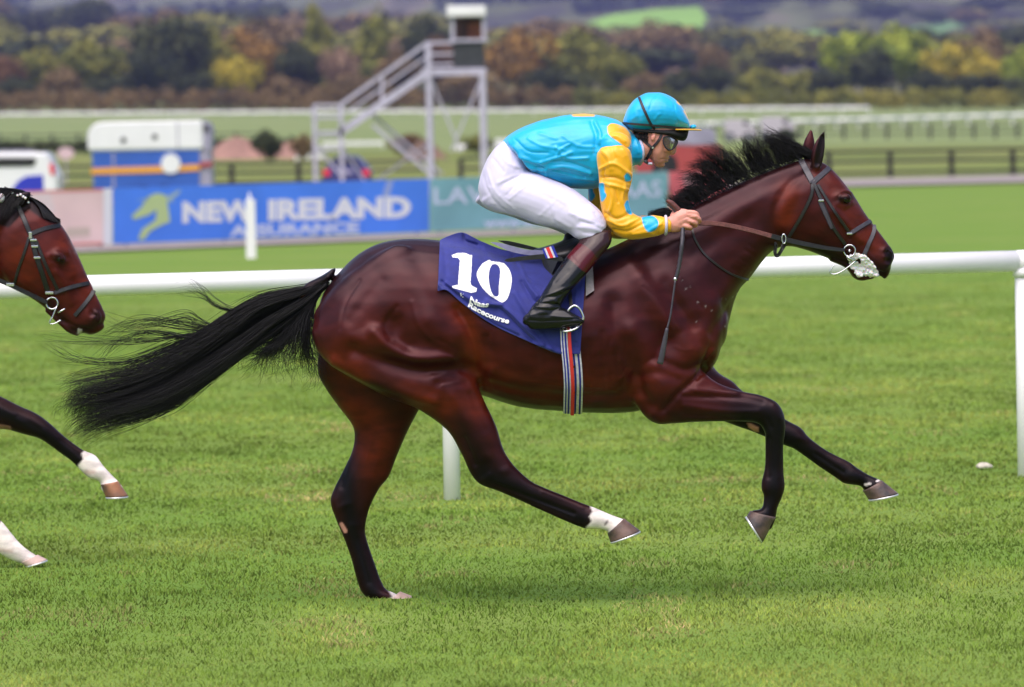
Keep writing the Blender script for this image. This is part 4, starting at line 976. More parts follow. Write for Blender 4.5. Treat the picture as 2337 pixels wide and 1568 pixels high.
STROKES = [
 ([(855,758),(893,793),(950,818),(1026,816)],15,11),                      # ridge over the stifle
 ([(810,800),(880,830),(960,848),(1062,846)],20,-15),
 ([(764,826),(835,862),(900,888),(992,916)],13,9),
 ([(990,862),(1035,850),(1064,858)],9,5),([(1000,876),(1064,874)],8,-4),
 ([(900,735),(905,770),(930,790)],20,-9),([(980,735),(1020,775)],38,12),([(800,700),(790,760),(830,800)],34,9),
 ([(870,640),(830,690),(800,730)],14,-3),([(905,600),(960,660)],45,6),
 ([(1046,705),(1068,745),(1086,800),(1090,850)],12,-11),([(1072,690),(1108,760),(1118,840)],16,4),
 ([(1108,770),(1112,830),(1098,880)],9,-7),
 ([(745,665),(726,700),(712,745)],9,-4),([(760,620),(740,650)],8,4),
 ([(955,600),(1000,680),(1040,720)],22,-4),
 # gaskin and hock of the near hind leg
 ([(1030,905),(1075,985),(1105,1040)],14,3),([(1075,900),(1108,980)],9,-3),([(1060,1000),(1085,1060)],6,-4),([(1100,1098),(1118,1085)],8,3),
 ([(1150,1075),(1160,1070)],10,3),([(1130,1105),(1230,1142),(1310,1172)],4.5,-4),([(1240,1122),(1330,1158)],5,2),([(1215,1152),(1320,1196)],4,3),
 # belly and ribs
 ([(1115,878),(1180,892),(1270,905),(1380,905),(1460,895)],16,-4),([(1130,850),(1260,870),(1400,868)],26,3),
 ([(1135,700),(1130,820)],9,-2),([(1180,690),(1180,830)],7,-1.5),([(1225,760),(1228,850)],6,-1.5),([(1340,780),(1344,880)],8,-2),([(1375,760),(1382,880)],7,-2.5),([(1408,800),(1416,890)],6,-2.5),
 # shoulder, triceps, chest
 ([(1400,690),(1405,740),(1430,800),(1452,860),(1478,925)],20,-8),([(1440,760),(1480,820),(1510,880)],34,12),([(1460,640),(1520,730),(1580,800)],24,6),
 ([(1520,645),(1560,720),(1605,790)],16,-4),([(1440,600),(1500,680),(1560,760)],20,4),
 ([(1608,845),(1580,872),(1545,900),(1515,935)],8,-8),([(1500,820),(1560,842),(1600,835)],9,-5),([(1600,760),(1622,810)],22,8),
 ([(1450,860),(1500,850),(1545,866)],10,-4),([(1492,945),(1510,958)],12,5),
 ([(1560,905),(1640,906),(1700,908),(1740,918)],6,-4),([(1560,925),(1650,938),(1730,940)],7,4),([(1590,890),(1680,898)],7,4),([(1560,945),(1690,955)],5,-2),
 ([(1765,925),(1778,955)],8,3),([(1752,958),(1760,975)],6,-3),([(1756,1000),(1754,1090)],4,-3),([(1776,1000),(1777,1090)],5,1.5),
 ([(1860,1035),(1925,1078)],4,-3),([(1842,1005),(1826,1000)],7,3),
 # neck
 ([(1760,580),(1715,640),(1668,700),(1625,760)],12,-5),([(1740,545),(1690,610),(1630,690)],22,5),([(1540,524),(1620,486),(1720,440),(1805,402)],11,-3),([(1560,492),(1650,450),(1740,410),(1820,378)],6,2),
 ([(1500,600),(1600,570),(1700,500)],26,-4),([(1520,560),(1620,520),(1730,450)],22,4),([(1470,580),(1490,640),(1540,700)],26,-4),
]
STROKES_FAR = [([(842,1195),(800,1200)],8,2),([(815,1230),(842,1330)],4,-3),([(790,1040),(780,1110)],7,-4),([(880,990),(850,1090)],14,3),([(775,1160),(795,1150)],8,3)]

def coat_tint(V, P, sock=True):
    C = np.tile(np.array(MAH), (len(V), 1)); yb = V[:, 1]
    L = []
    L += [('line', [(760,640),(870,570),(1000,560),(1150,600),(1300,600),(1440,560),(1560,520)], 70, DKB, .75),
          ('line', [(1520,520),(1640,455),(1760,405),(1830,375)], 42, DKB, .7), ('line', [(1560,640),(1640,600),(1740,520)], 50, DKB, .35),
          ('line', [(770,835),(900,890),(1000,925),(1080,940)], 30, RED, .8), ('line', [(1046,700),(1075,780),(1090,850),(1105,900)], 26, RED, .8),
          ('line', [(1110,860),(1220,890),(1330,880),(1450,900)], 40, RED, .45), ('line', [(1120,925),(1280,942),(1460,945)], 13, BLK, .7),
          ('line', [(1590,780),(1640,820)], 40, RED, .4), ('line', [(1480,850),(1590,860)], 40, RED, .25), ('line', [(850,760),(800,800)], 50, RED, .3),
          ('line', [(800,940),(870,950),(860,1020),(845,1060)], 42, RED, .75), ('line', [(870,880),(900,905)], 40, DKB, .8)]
    # head
    L += [('line', [(1925,440),(1960,520),(2000,560)], 26, RED, .7), ('line', [(1800,440),(1790,500)], 25, RED, .8), ('line', [(1870,400),(1910,430)], 22, RED, .4),
          ('line', [(1870,570),(1930,600),(1960,605)], 22, BLK, .85), ('line', [(2028,574),(2036,600),(2015,622)], 15, BLK, .9), ('line', [(2028,579),(2033,585),(2028,592)], 8, (.003,.002,.002), 1), ('line', [(1980,600),(2010,612)], 16, DKB, .9), ('line', [(1918,453),(1938,453)], 12, BLK, .95),  # dark muzzle and eye skin; the nostril's shade is painted near-black
          ('hard', [(1850,380),(1848,350)], 8, BLK, .5)]
    # black points
    L += [('line', [(1104,1085),(1140,1095),(1230,1140),(1330,1185)], 44, BLK, 1.0), ('line', [(1080,1020),(1100,1060)], 34, BLK, .8), ('line', [(1050,950),(1070,1000)], 26, DKB, .8),
          ('line', [(790,1090),(795,1150),(805,1210),(830,1290),(850,1350)], 40, BLK, 1.0), ('line', [(790,1050),(775,1100)], 22, BLK, .9), ('line', [(810,990),(800,1020)], 10, DKB, .8),
          ('line', [(1740,930),(1768,960),(1768,1050),(1765,1130),(1745,1180)], 46, BLK, 1.0), ('line', [(1680,925),(1720,935)], 30, DKB, .8), ('line', [(1540,950),(1650,955)], 16, DKB, .7),
          ('line', [(1700,960),(1800,1000),(1900,1065),(1990,1105)], 44, BLK, 1.0),
          ('line', [(700,700),(712,790)], 8, BLK, .7), ('line', [(752,622),(735,640),(700,660)], 16, BLK, .95)]
    paint(P, C, L)
    C *= (1 + .10 * nz(V, 9, 3))[:, None]
    if sock:
        S = [('poly', [(1345,1150),(1352,1168),(1345,1178),(1350,1190),(1338,1203),(1336,1215),(1400,1245),(1470,1200),(1420,1165)], 4, WHT, 1),
             ('poly', [(888,1350),(895,1362),(880,1372),(890,1390),(960,1375),(940,1345)], 5, WHT, 1),
             ('line', [(1381,1197),(1386,1190)], 3, (.05,.04,.04), .9), ('hard', [(2011,1093),(2002,1098)], 2.4, WHT, .9), ('hard', [(1985,1104),(1975,1106)], 2.8, WHT, .8),
             ('poly', [(1705,965),(1712,966),(1730,975),(1732,986),(1722,986),(1708,975)], 3, PINK, .9), ('hard', [(779,1196),(788,1212)], 4.5, PINK, .9)]
        # small marks of dried sweat foam on chest and neck
        for x, y in ((1713,623),(1681,670),(1672,678),(1647,682),(1656,684),(1592,690),(1557,640),(1575,655),(1624,710),(1588,735),(1660,726),(1655,745),(1565,660),(1610,700)):
            S.append(('hard', [(x, y), (x + .8, y - 1)], .8 + (x % 3) * .45, (.36,.31,.31), .5))
        paint(P, C, S)
    return np.clip(C, .002, 1)

def make_hoof(cor_top, cor_heel, toe, heel, hw, yc, parent, d0, label=None):
    """wall between the coronet and the ground edge, a bright plate under it"""
    st = []
    for t in (0, .35, .7, 1.0):
        a = np.array(cor_top) * (1 - t) + np.array(toe) * t; b = np.array(cor_heel) * (1 - t) + np.array(heel) * t
        st.append((*a, *b, hw * (.86 + .22 * t)))
    V, Fc = loft(st, d0, n=24, sub=3, cap=0, yc=yc)
    o = mesh('hoof', V, Fc, M_hoof, parent, True)
    if label: o['label'] = label
    n = np.array(toe) - np.array(heel); dwn = np.array([-n[1], n[0]]) / np.linalg.norm(n)
    mid = (np.array(cor_top) + np.array(cor_heel)) / 2
    if dwn @ (np.array(toe) - mid) < 0: dwn = -dwn
    t1, h1 = np.array(toe) + dwn * .4, np.array(heel) + dwn * .4; t2, h2 = t1 + dwn * 4.2, h1 + dwn * 4.2
    V, Fc = loft([(*t1, *h1, hw * 1.12), (*t2, *h2, hw * 1.1)], d0, n=24, sub=1, cap=0, yc=yc)
    mesh('horseshoe', V, Fc, M_shoe, o, True)
    return o

EARN = 1
def make_ear(base, tip, width, hw, d0, yoff):
    b, t = np.array(base, float), np.array(tip, float); ax = t - b; pr = np.array([ax[1], -ax[0]]) / np.linalg.norm(ax)
    st = []
    for s, k in ((-.12,.55),(0,.75),(.2,.98),(.42,1.0),(.65,.78),(.85,.4),(1.0,.06)):
        c = b + ax * s + pr * (math.sin(s * 3.1) * width * .10)
        st.append((*(c + pr * width * k / 2), *(c - pr * width * k / 2), max(.005, hw * k)))
    return loft(st, d0, n=16, sub=3, cap=0, yc=yoff)

root = empty('horse', W(1200, 1368, D0), 'dark bay galloping racehorse carrying the jockey, number 10 cloth and one white hind sock', 'horse')
parts = [loft(torso, D0, 32, cap=.3), loft(neck, D0, 28), loft(head, D0, 28), loft(lowlip, D0, 16)]
parts += [loft(l, D0, 24) for l in (near_thigh, far_thigh, near_fore, far_fore)]
parts.append(loft([(760,612,738,652,.05),(735,628,722,662,.04),(700,645,690,690,.035)], D0, 16))   # dock of the tail
parts.append(make_ear((1846,368), (1852,294), 29, .02, D0, .05))
parts.append(make_ear((1862,382), (1881,298), 28, .018, D0, -.06))
parts.append(ball(1928, 453, 15, 11, .03, D0, -.085)); parts.append(ball(2026, 585, 12, 16, .025, D0, -.035))
V, Q = voxunion(parts, .0062)
E = edges_of(Q)
P = proj(V)
hd = np.clip((P[:, 0] - 1790) / 60, 0, 1) * np.clip((690 - P[:, 1]) / 40, 0, 1)
hd = np.maximum(hd, np.clip((P[:, 1] - 960) / 60, 0, 1))
leg_ = np.clip((P[:, 1] - 960) / 60, 0, 1)
V = smoothv(V, E, 26, wgt=1 - hd * .55 - leg_ * .25)
V = smoothv(V, E, 10, .5, None, wgt=(1 - hd) * .9)
V = sculpt(V, Q, [(a_, b_, c_ * (2.0 if b_ >= 14 else 1.45)) for a_, b_, c_ in STROKES] + HEAD_STROKES, True)
fl = (D0 + .02, D0 + .4)
V = sculpt(V, Q, [(*s, fl) for s in STROKES_FAR], True)
V += normals(V, Q) * (nz(V, 16, 1, 2) * .0014)[:, None]
V = dent(V, [([(2027,578),(2033,584),(2028,593)], 8, 22, D0), ([(1866,372),(1872,345),(1877,315)], 7, 12, D0 - .045)])
# skin folds behind the elbow, at the flank and under the throat
fr = np.random.default_rng(31); FL = []
for i in range(22):
    x, y = fr.uniform(1345, 1462), fr.uniform(770, 870); L_ = fr.uniform(16, 46); a_ = fr.normal(0, 5); FL.append(([(x, y), (x + a_, y + L_ / 2), (x + a_ * .5, y + L_)], fr.uniform(2.2, 4), -fr.uniform(1.0, 2.6)))
for i in range(12):
    x, y = fr.uniform(1340, 1450), fr.uniform(800, 890); L_ = fr.uniform(20, 50); FL.append(([(x, y), (x + L_, y + fr.normal(0, 4))], 2.4, -fr.uniform(.8, 1.6)))
for i in range(9):
    x, y = fr.uniform(1080, 1130), fr.uniform(740, 860); FL.append(([(x, y), (x + fr.normal(0, 5), y + 30)], fr.uniform(2.5, 4), -fr.uniform(1, 2.2)))
for i in range(8):
    t = fr.random(); x, y = 1748 - 50 * t, 560 + 80 * t; FL.append(([(x - 6, y - 10), (x - 26, y - 22)], 2.5, -1.5))
FL += [([(1590,862),(1600,840),(1612,826)],5,-6),([(1625,800),(1612,820),(1618,838)],5,5),([(1470,655),(1520,700),(1545,760)],4,-2.5),([(1560,640),(1600,700)],4,-2),([(820,640),(790,690),(775,750)],4,-2.5),([(940,690),(955,740),(985,775)],5,3.5),([(1000,775),(1040,795)],4,-2.5),([(905,700),(880,740),(890,775)],6,-4),([(1010,880),(1050,872)],3,3),([(1120,700),(1180,735),(1240,770)],6,-2),
   ([(1880,500),(1900,520),(1925,528)],2.2,1.6),([(1870,520),(1890,545)],2,1.3),([(1965,560),(1985,572),(2000,590)],3,-2.2),([(1945,600),(1960,592),(1985,600)],2.5,2),([(1790,430),(1775,455)],3,1.5)]
V = sculpt(V, Q, FL)
# veins
V = sculpt(V, Q, [([(1440,905),(1380,885),(1300,882),(1200,870)],2.6,1.6),([(1560,880),(1610,900),(1660,915)],2.2,1.5),([(1980,520),(1950,545),(1925,560)],2.2,1.5),([(1950,545),(1960,570)],2,1.3),
   ([(1400,800),(1430,840),(1400,880)],2.3,1.3),([(1050,960),(1090,1010)],2.2,1.3),([(850,1000),(835,1060)],2.2,1.4),([(1600,770),(1570,800),(1540,790)],2.2,1.3)])
V = smoothv(V, E, 2)
H_V, H_Q, H_BVH = V, Q, bvh_of(V, Q)
P = proj(V)
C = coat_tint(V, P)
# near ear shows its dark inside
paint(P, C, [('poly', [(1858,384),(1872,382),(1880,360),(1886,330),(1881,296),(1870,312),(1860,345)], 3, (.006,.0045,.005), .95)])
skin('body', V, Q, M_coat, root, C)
# eye; the nostril is hollowed and its shade also painted into the coat
eb = cast(H_BVH, 1929, 453, -.012)
e_ = ball(0, 0, 1, 1, 1, D0)[0]
def eyeball(X, Y, bv, d0, parent, r=.0245, depth=-.0185):
    c = cast(bv, X, Y, depth, d0 - .08, d=d0); Vv, Fc = ball(X, Y, r * F / d0 * .95, r * F / d0 * .72, r * .8, d0, 0, rot=-.5)
    mesh('eye', Vv + (c - W(X, Y, d0)), Fc, M_eye, parent, True)
eyeball(1929, 454, H_BVH, D0, root)
# hooves
make_hoof((1424,1183), (1386,1217), (1461,1211), (1393,1237), .058, -.155, root, D0, 'brown streaked hoof below the white sock, off the ground')
hp_ = make_hoof((914,1350), (884,1374), (942,1361), (893,1382), .052, .14, root, D0, 'pale hoof of the planted far hind leg'); hp_.data.materials[0] = mat('pale_pink_hoof', (.62, .46, .42), rough=.6, col2=(.4, .27, .22), scale=14)
make_hoof((1771,1180), (1712,1166), (1741,1238), (1704,1178), .055, -.14, root, D0)
make_hoof((2012,1096), (1969,1120), (2050,1126), (1982,1140), .056, .13, root, D0)

# ---------------------------------------------------------------- hair
def guide3(G, d0, K=26, offs=None):
    out = []
    for i, g in enumerate(G):
        p = catmull(np.array(g, float), K); y = d0 + (offs[i] if offs is not None else 0)
        out.append(W(p[:, 0], p[:, 1], y))
    return np.array(out)
def grow(G, n, spread, rnd, clump=14, lenv=.25, wave=.006, K=26, tipspread=2.5, tight=.10):
    """hairs between neighbouring guides"""
    g = len(G); cu = rnd.uniform(0, g - 1, clump); cphase = rnd.uniform(0, 6.28, (clump, 3)); out = []
    tt = np.linspace(0, 1, K)
    for i in range(n):
        c = rnd.integers(clump); u = np.clip(cu[c] + rnd.normal(0, tight if rnd.random() < .8 else tight * 5), 0, g - 1.001)
        a = int(u); f = u - a; base = G[a] * (1 - f) + G[a + 1] * f
        L = 1 - rnd.random() ** 2 * lenv; q = tt * L * (K - 1); ia = np.minimum(q.astype(int), K - 2); fr = (q - ia)[:, None]
        p = base[ia] * (1 - fr) + base[ia + 1] * fr
        o = rnd.normal(0, spread, 3) * np.array([.7, 1.4, .7]); cl = np.sin(cphase[c] + tt[:, None] * (4 + 3 * np.sin(cphase[c]))) * wave * tt[:, None]
        fine = np.sin(rnd.uniform(0, 6.28, 3) + tt[:, None] * rnd.uniform(3, 9, 3)) * wave * .5 * tt[:, None]
        p = p + o * (.6 + tipspread * .4 * tt[:, None]) + cl + fine
        out.append(p)
    return out
rt = np.random.default_rng(3)
tailG = [[(745,640),(700,655),(605,672),(540,705),(470,752),(400,790),(300,836),(200,862),(143,876)],
         [(745,642),(695,665),(600,695),(530,745),(450,800),(360,848),(260,880),(160,900),(150,925)],
         [(745,645),(695,675),(610,715),(530,775),(440,835),(340,885),(240,915),(180,930),(160,955)],
         [(745,648),(698,685),(620,735),(540,795),(450,855),(350,905),(260,940),(200,960),(168,985)],
         [(745,652),(702,695),(640,750),(565,800),(480,865),(400,922),(310,955),(240,980),(184,1012)]]
G = guide3(tailG, D0, offs=[.02, -.03, .04, -.03, .01])
tail = grow(G, 1150, .005, rt, clump=40, lenv=.30, wave=.038, tight=.035, tipspread=3.6)
tail += grow(G, 700, .012, rt, clump=60, lenv=.75, wave=.010, tight=.2, tipspread=1.5)
tail += grow(G[2:], 300, .005, rt, clump=12, lenv=.12, wave=.028, tight=.05, tipspread=3.0)
under = [[(742,650),(715,680),(706,720),(700,770),(690,800),(660,822),(620,830)],[(742,652),(718,690),(712,740),(712,790),(716,820),(722,850),(728,880)],[(742,652),(700,690),(680,740),(650,780),(600,800),(560,815),(500,836)],
         [(742,652),(700,690),(660,730),(630,770),(610,800),(590,820),(580,835)],[(742,650),(712,690),(700,745),(690,790),(685,815),(700,840),(705,865)]]
tail += grow(guide3(under, D0, offs=[.03, -.02, .0, .03, -.03]), 520, .005, rt, clump=38, lenv=.30, wave=.045, tight=.06, tipspread=3.5)
fly = [[(600,690),(520,755),(440,745),(360,733),(300,742),(255,765),(210,800)],[(600,700),(520,770),(440,765),(360,752),(290,765),(240,790),(205,830)],[(590,685),(540,705),(500,690),(470,668),(440,655),(400,650)],
       [(600,700),(500,750),(430,760),(350,768),(280,772),(180,772),(90,765)],[(560,740),(480,760),(400,780),(300,818),(200,822),(140,812),(100,800)],[(600,720),(520,755),(470,740),(430,720),(360,735),(300,745),(230,720)]]
for k, g in enumerate(fly):
    gg = guide3([g, g], D0, offs=[.0, .02]); tail += grow(gg, 24, .0018, rt, clump=5, lenv=.18, wave=.03, tipspread=7)
for k in range(26):      # single curling hairs under the dock
    x = rt.uniform(560, 715); y = 760 + rt.uniform(-10, 40); a = rt.uniform(-60, 20)
    g = [(x + 30, y - 40), (x, y), (x + a * .4, y + rt.uniform(20, 45)), (x + a, y + rt.uniform(35, 90))]
    tail += grow(guide3([g, g], D0, offs=[0, .03]), 5, .006, rt, clump=2, lenv=.4, wave=.02)
strands('tail', tail, np.full(len(tail), .0012) * rt.uniform(.7, 1.3, len(tail)), M_hair, root)

mane = []
rm = np.random.default_rng(5)
crest = catmull(np.array([(1490,520),(1530,500),(1573,474),(1640,441),(1710,408),(1775,381),(1838,358)], float), 60)
zA_ = lambda pts: [(1479.1 + x * .31444, 246.5 + y * .31444) for x, y in pts]
maneG = [zA_(p) for p in ([(345,688),(270,650),(215,668),(175,705)],[(420,655),(330,595),(255,600),(185,650)],[(450,625),(360,562),(280,552),(190,590)],[(520,592),(420,512),(330,480),(200,492)],[(565,565),(470,462),(400,420),(280,432)],[(620,540),(520,420),(430,360),(325,345)],
   [(685,502),(600,390),(520,320),(425,275)],[(745,480),(680,360),(630,300),(555,248)],[(820,452),(780,340),(740,270),(680,232)],[(900,422),(880,330),(850,270),(790,235)],[(1000,392),(980,310),(940,250),(870,222)],[(1085,372),(1085,300),(1020,250),(930,212)],[(1150,350),(1110,288),(1020,233),(845,178)])]
MG = guide3(maneG, D0, K=18, offs=[-.02,.02,-.01,.03,-.02,.02,-.03,.02,-.01,.03,-.02,.01,0])
mane += grow(MG, 2300, .0030, rm, clump=80, lenv=.55, wave=.020, K=18, tipspread=4.0, tight=.045)
mane += grow(MG, 320, .006, rm, clump=300, lenv=.6, wave=.012, K=18, tipspread=3.0, tight=.2)
crest = catmull(np.array([(1560,480),(1573,474),(1640,441),(1710,408),(1775,381),(1838,358)], float), 60)
for i in range(1000):     # roots lying along the crest
    t = rm.random(); c = crest[int(t * 59)] + rm.normal(0, 1.6, 2); L_ = rm.uniform(20, 55)
    p = [c + np.array([4, 2]), c + np.array([-.3 * L_, -10 + rm.normal(0, 4)]), c + np.array([-.7 * L_, -20 + rm.normal(0, 6)]), c + np.array([-.9 * L_, -26 + rm.normal(0, 9)])]
    q = catmull(np.array(p), 18); mane.append(W(q[:, 0], q[:, 1], D0 + rm.normal(0, .03) + np.zeros(18)))
for i in range(160):     # forelock blown back over the poll
    s = rm.random(); y0 = rm.normal(0, .02); n_ = rm.normal(0, 4)
    p = [(1872 - 20 * s, 352 + 14 * s), (1835, 336 + 22 * s + n_), (1795, 318 + 30 * s + n_), (1765 - 22 * s, 306 + 26 * s + 2 * n_), (1745 - 24 * s, 304 + 46 * s + 4 * n_)]
    q = catmull(np.array(p, float), 18); mane.append(W(q[:, 0], q[:, 1], D0 + y0 + np.zeros(18)))
for i in range(300):     # tuft at the withers, behind the hands
    s = rm.random(); n_ = rm.normal(0, 3)
    p = [(1545 - 20 * s, 486 + 12 * s), (1520, 478 + 12 * s + n_), (1498, 481 + 14 * s + n_), (1478, 490 + 14 * s + 2 * n_)]
    q = catmull(np.array(p, float), 18); mane.append(W(q[:, 0], q[:, 1], D0 + rm.normal(0, .025) + np.zeros(18)))
strands('mane', mane, rm.uniform(.0006, .0012, len(mane)), M_hair, root)
# ================================================================= tack of the leading horse
zA = lambda pts: [(1479.1 + x * .31444, 246.5 + y * .31444) for x, y in pts]
z3 = lambda pts: [(924.4 + x * .31444, 493 + y * .31444) for x, y in pts]
z2 = lambda pts: [(986 + x * .31444, 184.9 + y * .31444) for x, y in pts]
zS = lambda pts: [(1109.3 + x * .15722, 554.7 + y * .15722) for x, y in pts]
zD = lambda pts: [(1787.3 + x * .13186, 523.9 + y * .13186) for x, y in pts]
def strap(name, pts, wpx, bvh, m, parent, off=.003, thick=.004, d=D0, n=None, far=True, dflt=None, lift=None):
    """strap lying on the skin; mirrored on the far side"""
    q = catmull(np.array(pts, float), n or max(6, len(pts) * 6)); k = d / F
    for fside in ((False, True) if far else (False,)):
        P3 = []
        for i, (x, y) in enumerate(q):
            c = cast(bvh, x, y, off, None, fside, d)
            if (c is None or abs(c[1] - d) > .5) and dflt is None: continue
            if c is None or abs(c[1] - d) > .5: c = np.array(PV(x, y, d + (dflt if not fside else -dflt)))
            P3.append(c)
        if len(P3) < 3: continue
        P3 = np.array(P3)
        for _ in range(3): P3[1:-1, 1] = (P3[:-2, 1] + P3[2:, 1] + 2 * P3[1:-1, 1]) / 4
        Nn = np.tile([0, 1.0 if fside else -1.0, .15], (len(P3), 1)); wd = np.array(wpx) * k if hasattr(wpx, '__len__') else wpx * k
        Vv, Fc = ribbon(P3, Nn, wd, thick); mesh(name, Vv, Fc, m, parent, False)
br = empty('bridle', PV(1900, 500, D0), 'black racing bridle with brown rubber grip reins on the leading horse', 'bridle')
strap('headpiece', zA([(1105,372),(1150,455),(1195,540)]), 15, H_BVH, M_greyleather, br)
strap('brow_band', zA([(1188,548),(1255,490),(1325,428)]), 13, H_BVH, M_greyleather, br)
strap('cheek_strap', zA([(1205,550),(1262,680),(1340,860),(1430,990)]), 8.5, H_BVH, M_blackleather, br)
strap('cheek_strap_end', zA([(1245,672),(1290,770),(1335,875)]), [10, 11, 8], H_BVH, M_greyleather, br, off=.007)
strap('nose_band_hanger', zA([(1232,556),(1340,730),(1468,915)]), 7, H_BVH, M_blackleather, br)
strap('nose_band', zA([(1462,915),(1540,865),(1625,815)]), 10, H_BVH, M_greyleather, br, off=.005)
strap('nose_band', zA([(1630,815),(1640,890),(1600,990),(1568,1065)]), 10, H_BVH, M_greyleather, br, off=.005)
strap('throat_lash', zA([(1192,552),(1183,640),(1110,790),(1020,940),(975,1020),(940,1072),(922,1050),(928,985)]), 8, H_BVH, M_blackleather, br, off=.006, dflt=-.085)
for p in zA([(1256,672),(1462,912)]):
    c = cast(H_BVH, *p, .012, D0 - .1); MB().box((c[0], c[1], c[2]), (.022, .006, .008)).build('buckle', M_steel, br, False, .002)
# bit
c = cast(H_BVH, 1938.8, 572, .012, D0 - .07)
for s in (-1, 1):
    cc = c.copy(); 
    if s > 0: cc[1] = 2 * D0 - c[1]
    MB().tube([cc + np.array([math.cos(t) * .0235, s * .002, math.sin(t) * .0235]) for t in np.linspace(0, 2 * math.pi, 28, endpoint=False)], .0032, 8, True).build('bit_ring', M_steel, br, True)
    y = cc[1] + s * .012
    q = catmull(np.array([(1905,604),(1898,613),(1894,622),(1903,626),(1918,621),(1935,610),(1952,596)], float), 24)
    MB().tube([W(a, b, y) for a, b in q], .0028, 8).build('lip_strap_loop', M_steel, br, True)
    MB().tube([W(a, b, y) for a, b in [(1951,594),(1938,590),(1932,583)]], .0045, 8).build('bit_cheek', M_steel, br, True)
MB().tube([c + np.array([0, 0, 0]), np.array([c[0], 2 * D0 - c[1], c[2]])], .006, 8).build('mouthpiece', M_steel, br, True)
# martingale ring on the rein, reins
rein_w = D0 - .135
def rein(s):
    ys = lambda a, b, n: np.linspace(a, b, n)
    q = catmull(np.array(zA([(360,836),(480,838),(600,856),(740,888),(895,930)]), float), 22); K = len(q)
    Pp = W(q[:, 0], q[:, 1], D0 + s * ys(.16, .145, K)); Vv, Fc = ribbon(Pp, np.tile([0, float(s), .1], (K, 1)), .0195, .005); mesh('rein_grip', Vv, Fc, M_brownrein, br)
    q = catmull(np.array(zA([(885,928),(1010,960),(1150,990),(1290,1016),(1425,1032)]), float), 22)
    Pp = W(q[:, 0], q[:, 1], D0 + s * ys(.145, .092, K)); Vv, Fc = ribbon(Pp, np.tile([0, float(s), .1], (K, 1)), [.021, .022, .019, .015], .004); mesh('rein', Vv, Fc, M_blackleather, br)
    cc = W(*zA([(985, 950)])[0], D0 + s * .142)
    MB().tube([cc + np.array([math.cos(t) * .008, s * .004, math.sin(t) * .019]) for t in np.linspace(0, 6.283, 20, endpoint=False)], .0026, 8, True).build('martingale_ring', M_steel, br, True)
for s in (-1, 1): rein(s)
MB().tube([W(*p, D0 + y) for p, y in zip(zA([(985,965),(950,1060),(925,1060),(922,975)]), (-.14,-.12,-.1,-.13))], .004, 6).build('martingale_strap', M_blackleather, br, True)
strap('neck_strap', zA([(318,872),(345,960),(420,1070),(560,1180),(660,1228),(735,1250)]), 5, H_BVH, M_blackleather, br, off=.004)
b = []
# mouth foam
rf = np.random.default_rng(9); fo = []
poly = np.array([(1934,588),(1951,578),(1972,583),(1992,602),(2003,621),(1998,632),(1958,630),(1953,616),(1940,609)])
while len(fo) < 150:
    p = np.array([rf.uniform(1930, 2006), rf.uniform(576, 636)])
    if not inpoly(p[None], poly)[0]: continue
    c = cast(H_BVH, *p, .004, None, d=D0)
    y = (c[1] if c is not None else D0 - .045 + rf.uniform(0, .03)) - D0
    fo.append(ball(p[0], p[1], rf.uniform(2.2, 5), rf.uniform(2.2, 5), rf.uniform(.004, .010), D0, y, n=8))
for x, y in ((1975,585),(1982,592),(1990,600),(1996,609),(2001,618),(1960,586),(1967,593),(1945,590),(1950,600)):
    c = cast(H_BVH, x, y, .006, D0 - .04); fo.append(ball(x, y, 6, 3, .008, D0, c[1] - D0, rot=-.9, n=8))
for x0, x1, yy in ((1945,1998,612),(1952,2000,622),(1948,1990,603)):
    for t in np.linspace(0, 1, 7): fo.append(ball(x0 + (x1 - x0) * t, yy + 6 * t, 7, 6, .028, D0, -.012, n=10))
Vf, Qf = voxunion(fo, .0026); Nf = normals(Vf, Qf); Vf = Vf + Nf * (nz(Vf, 150, 2) * .0011)[:, None]
skin('mouth_foam', Vf, Qf, M_foam, root)

# ---------------------------------------------------------------- saddle cloth
M_cloth = mat('royal_blue_cloth', (.013, .020, .185), rough=.75, var=.10, scale=30, bump=.25, bscale=700, sheen=.2)
M_num = mat('white_cloth_print', (.82, .82, .84), rough=.7)
sc_root = empty('saddle_cloth', PV(1170, 700, D0 - .28), 'royal blue saddle cloth with a white number 10 and Naas Racecourse lettering', 'saddle cloth')
topc = catmull(np.array([(1004,549),(1022,540),(1053,531),(1078,541),(1102,553),(1150,571),(1200,577),(1240,578),(1290,586),(1338,600)], float), 300)
botc = catmull(np.array([(999,664),(1020,663),(1050,688),(1082,713),(1113,734),(1144,751),(1185,770),(1240,794),(1280,808),(1324,808)], float), 300)
def cloth_grid(nu, nv):
    # u by x fraction, v top to bottom
    u = np.linspace(0, 1, nu); ti = np.interp(u, np.linspace(0, 1, 300), np.arange(300)); 
    tp = np.stack([np.interp(ti, np.arange(300), topc[:, k]) for k in (0, 1)], 1); bt = np.stack([np.interp(ti, np.arange(300), botc[:, k]) for k in (0, 1)], 1)
    v = np.linspace(0, 1, nv)[:, None, None]; return tp[None] * (1 - v) + bt[None] * v
NU, NV = 250, 170
g = cloth_grid(NU, NV); pts = g.reshape(-1, 2); DY = np.full(len(pts), np.nan)
gc = cloth_grid(70, 50); dc = np.full((50, 70), np.nan)
for i in range(50):
    for j in range(70):
        c = cast(H_BVH, *gc[i, j], 0.0, None)
        if c is not None and c[1] < D0 - .015: dc[i, j] = c[1]
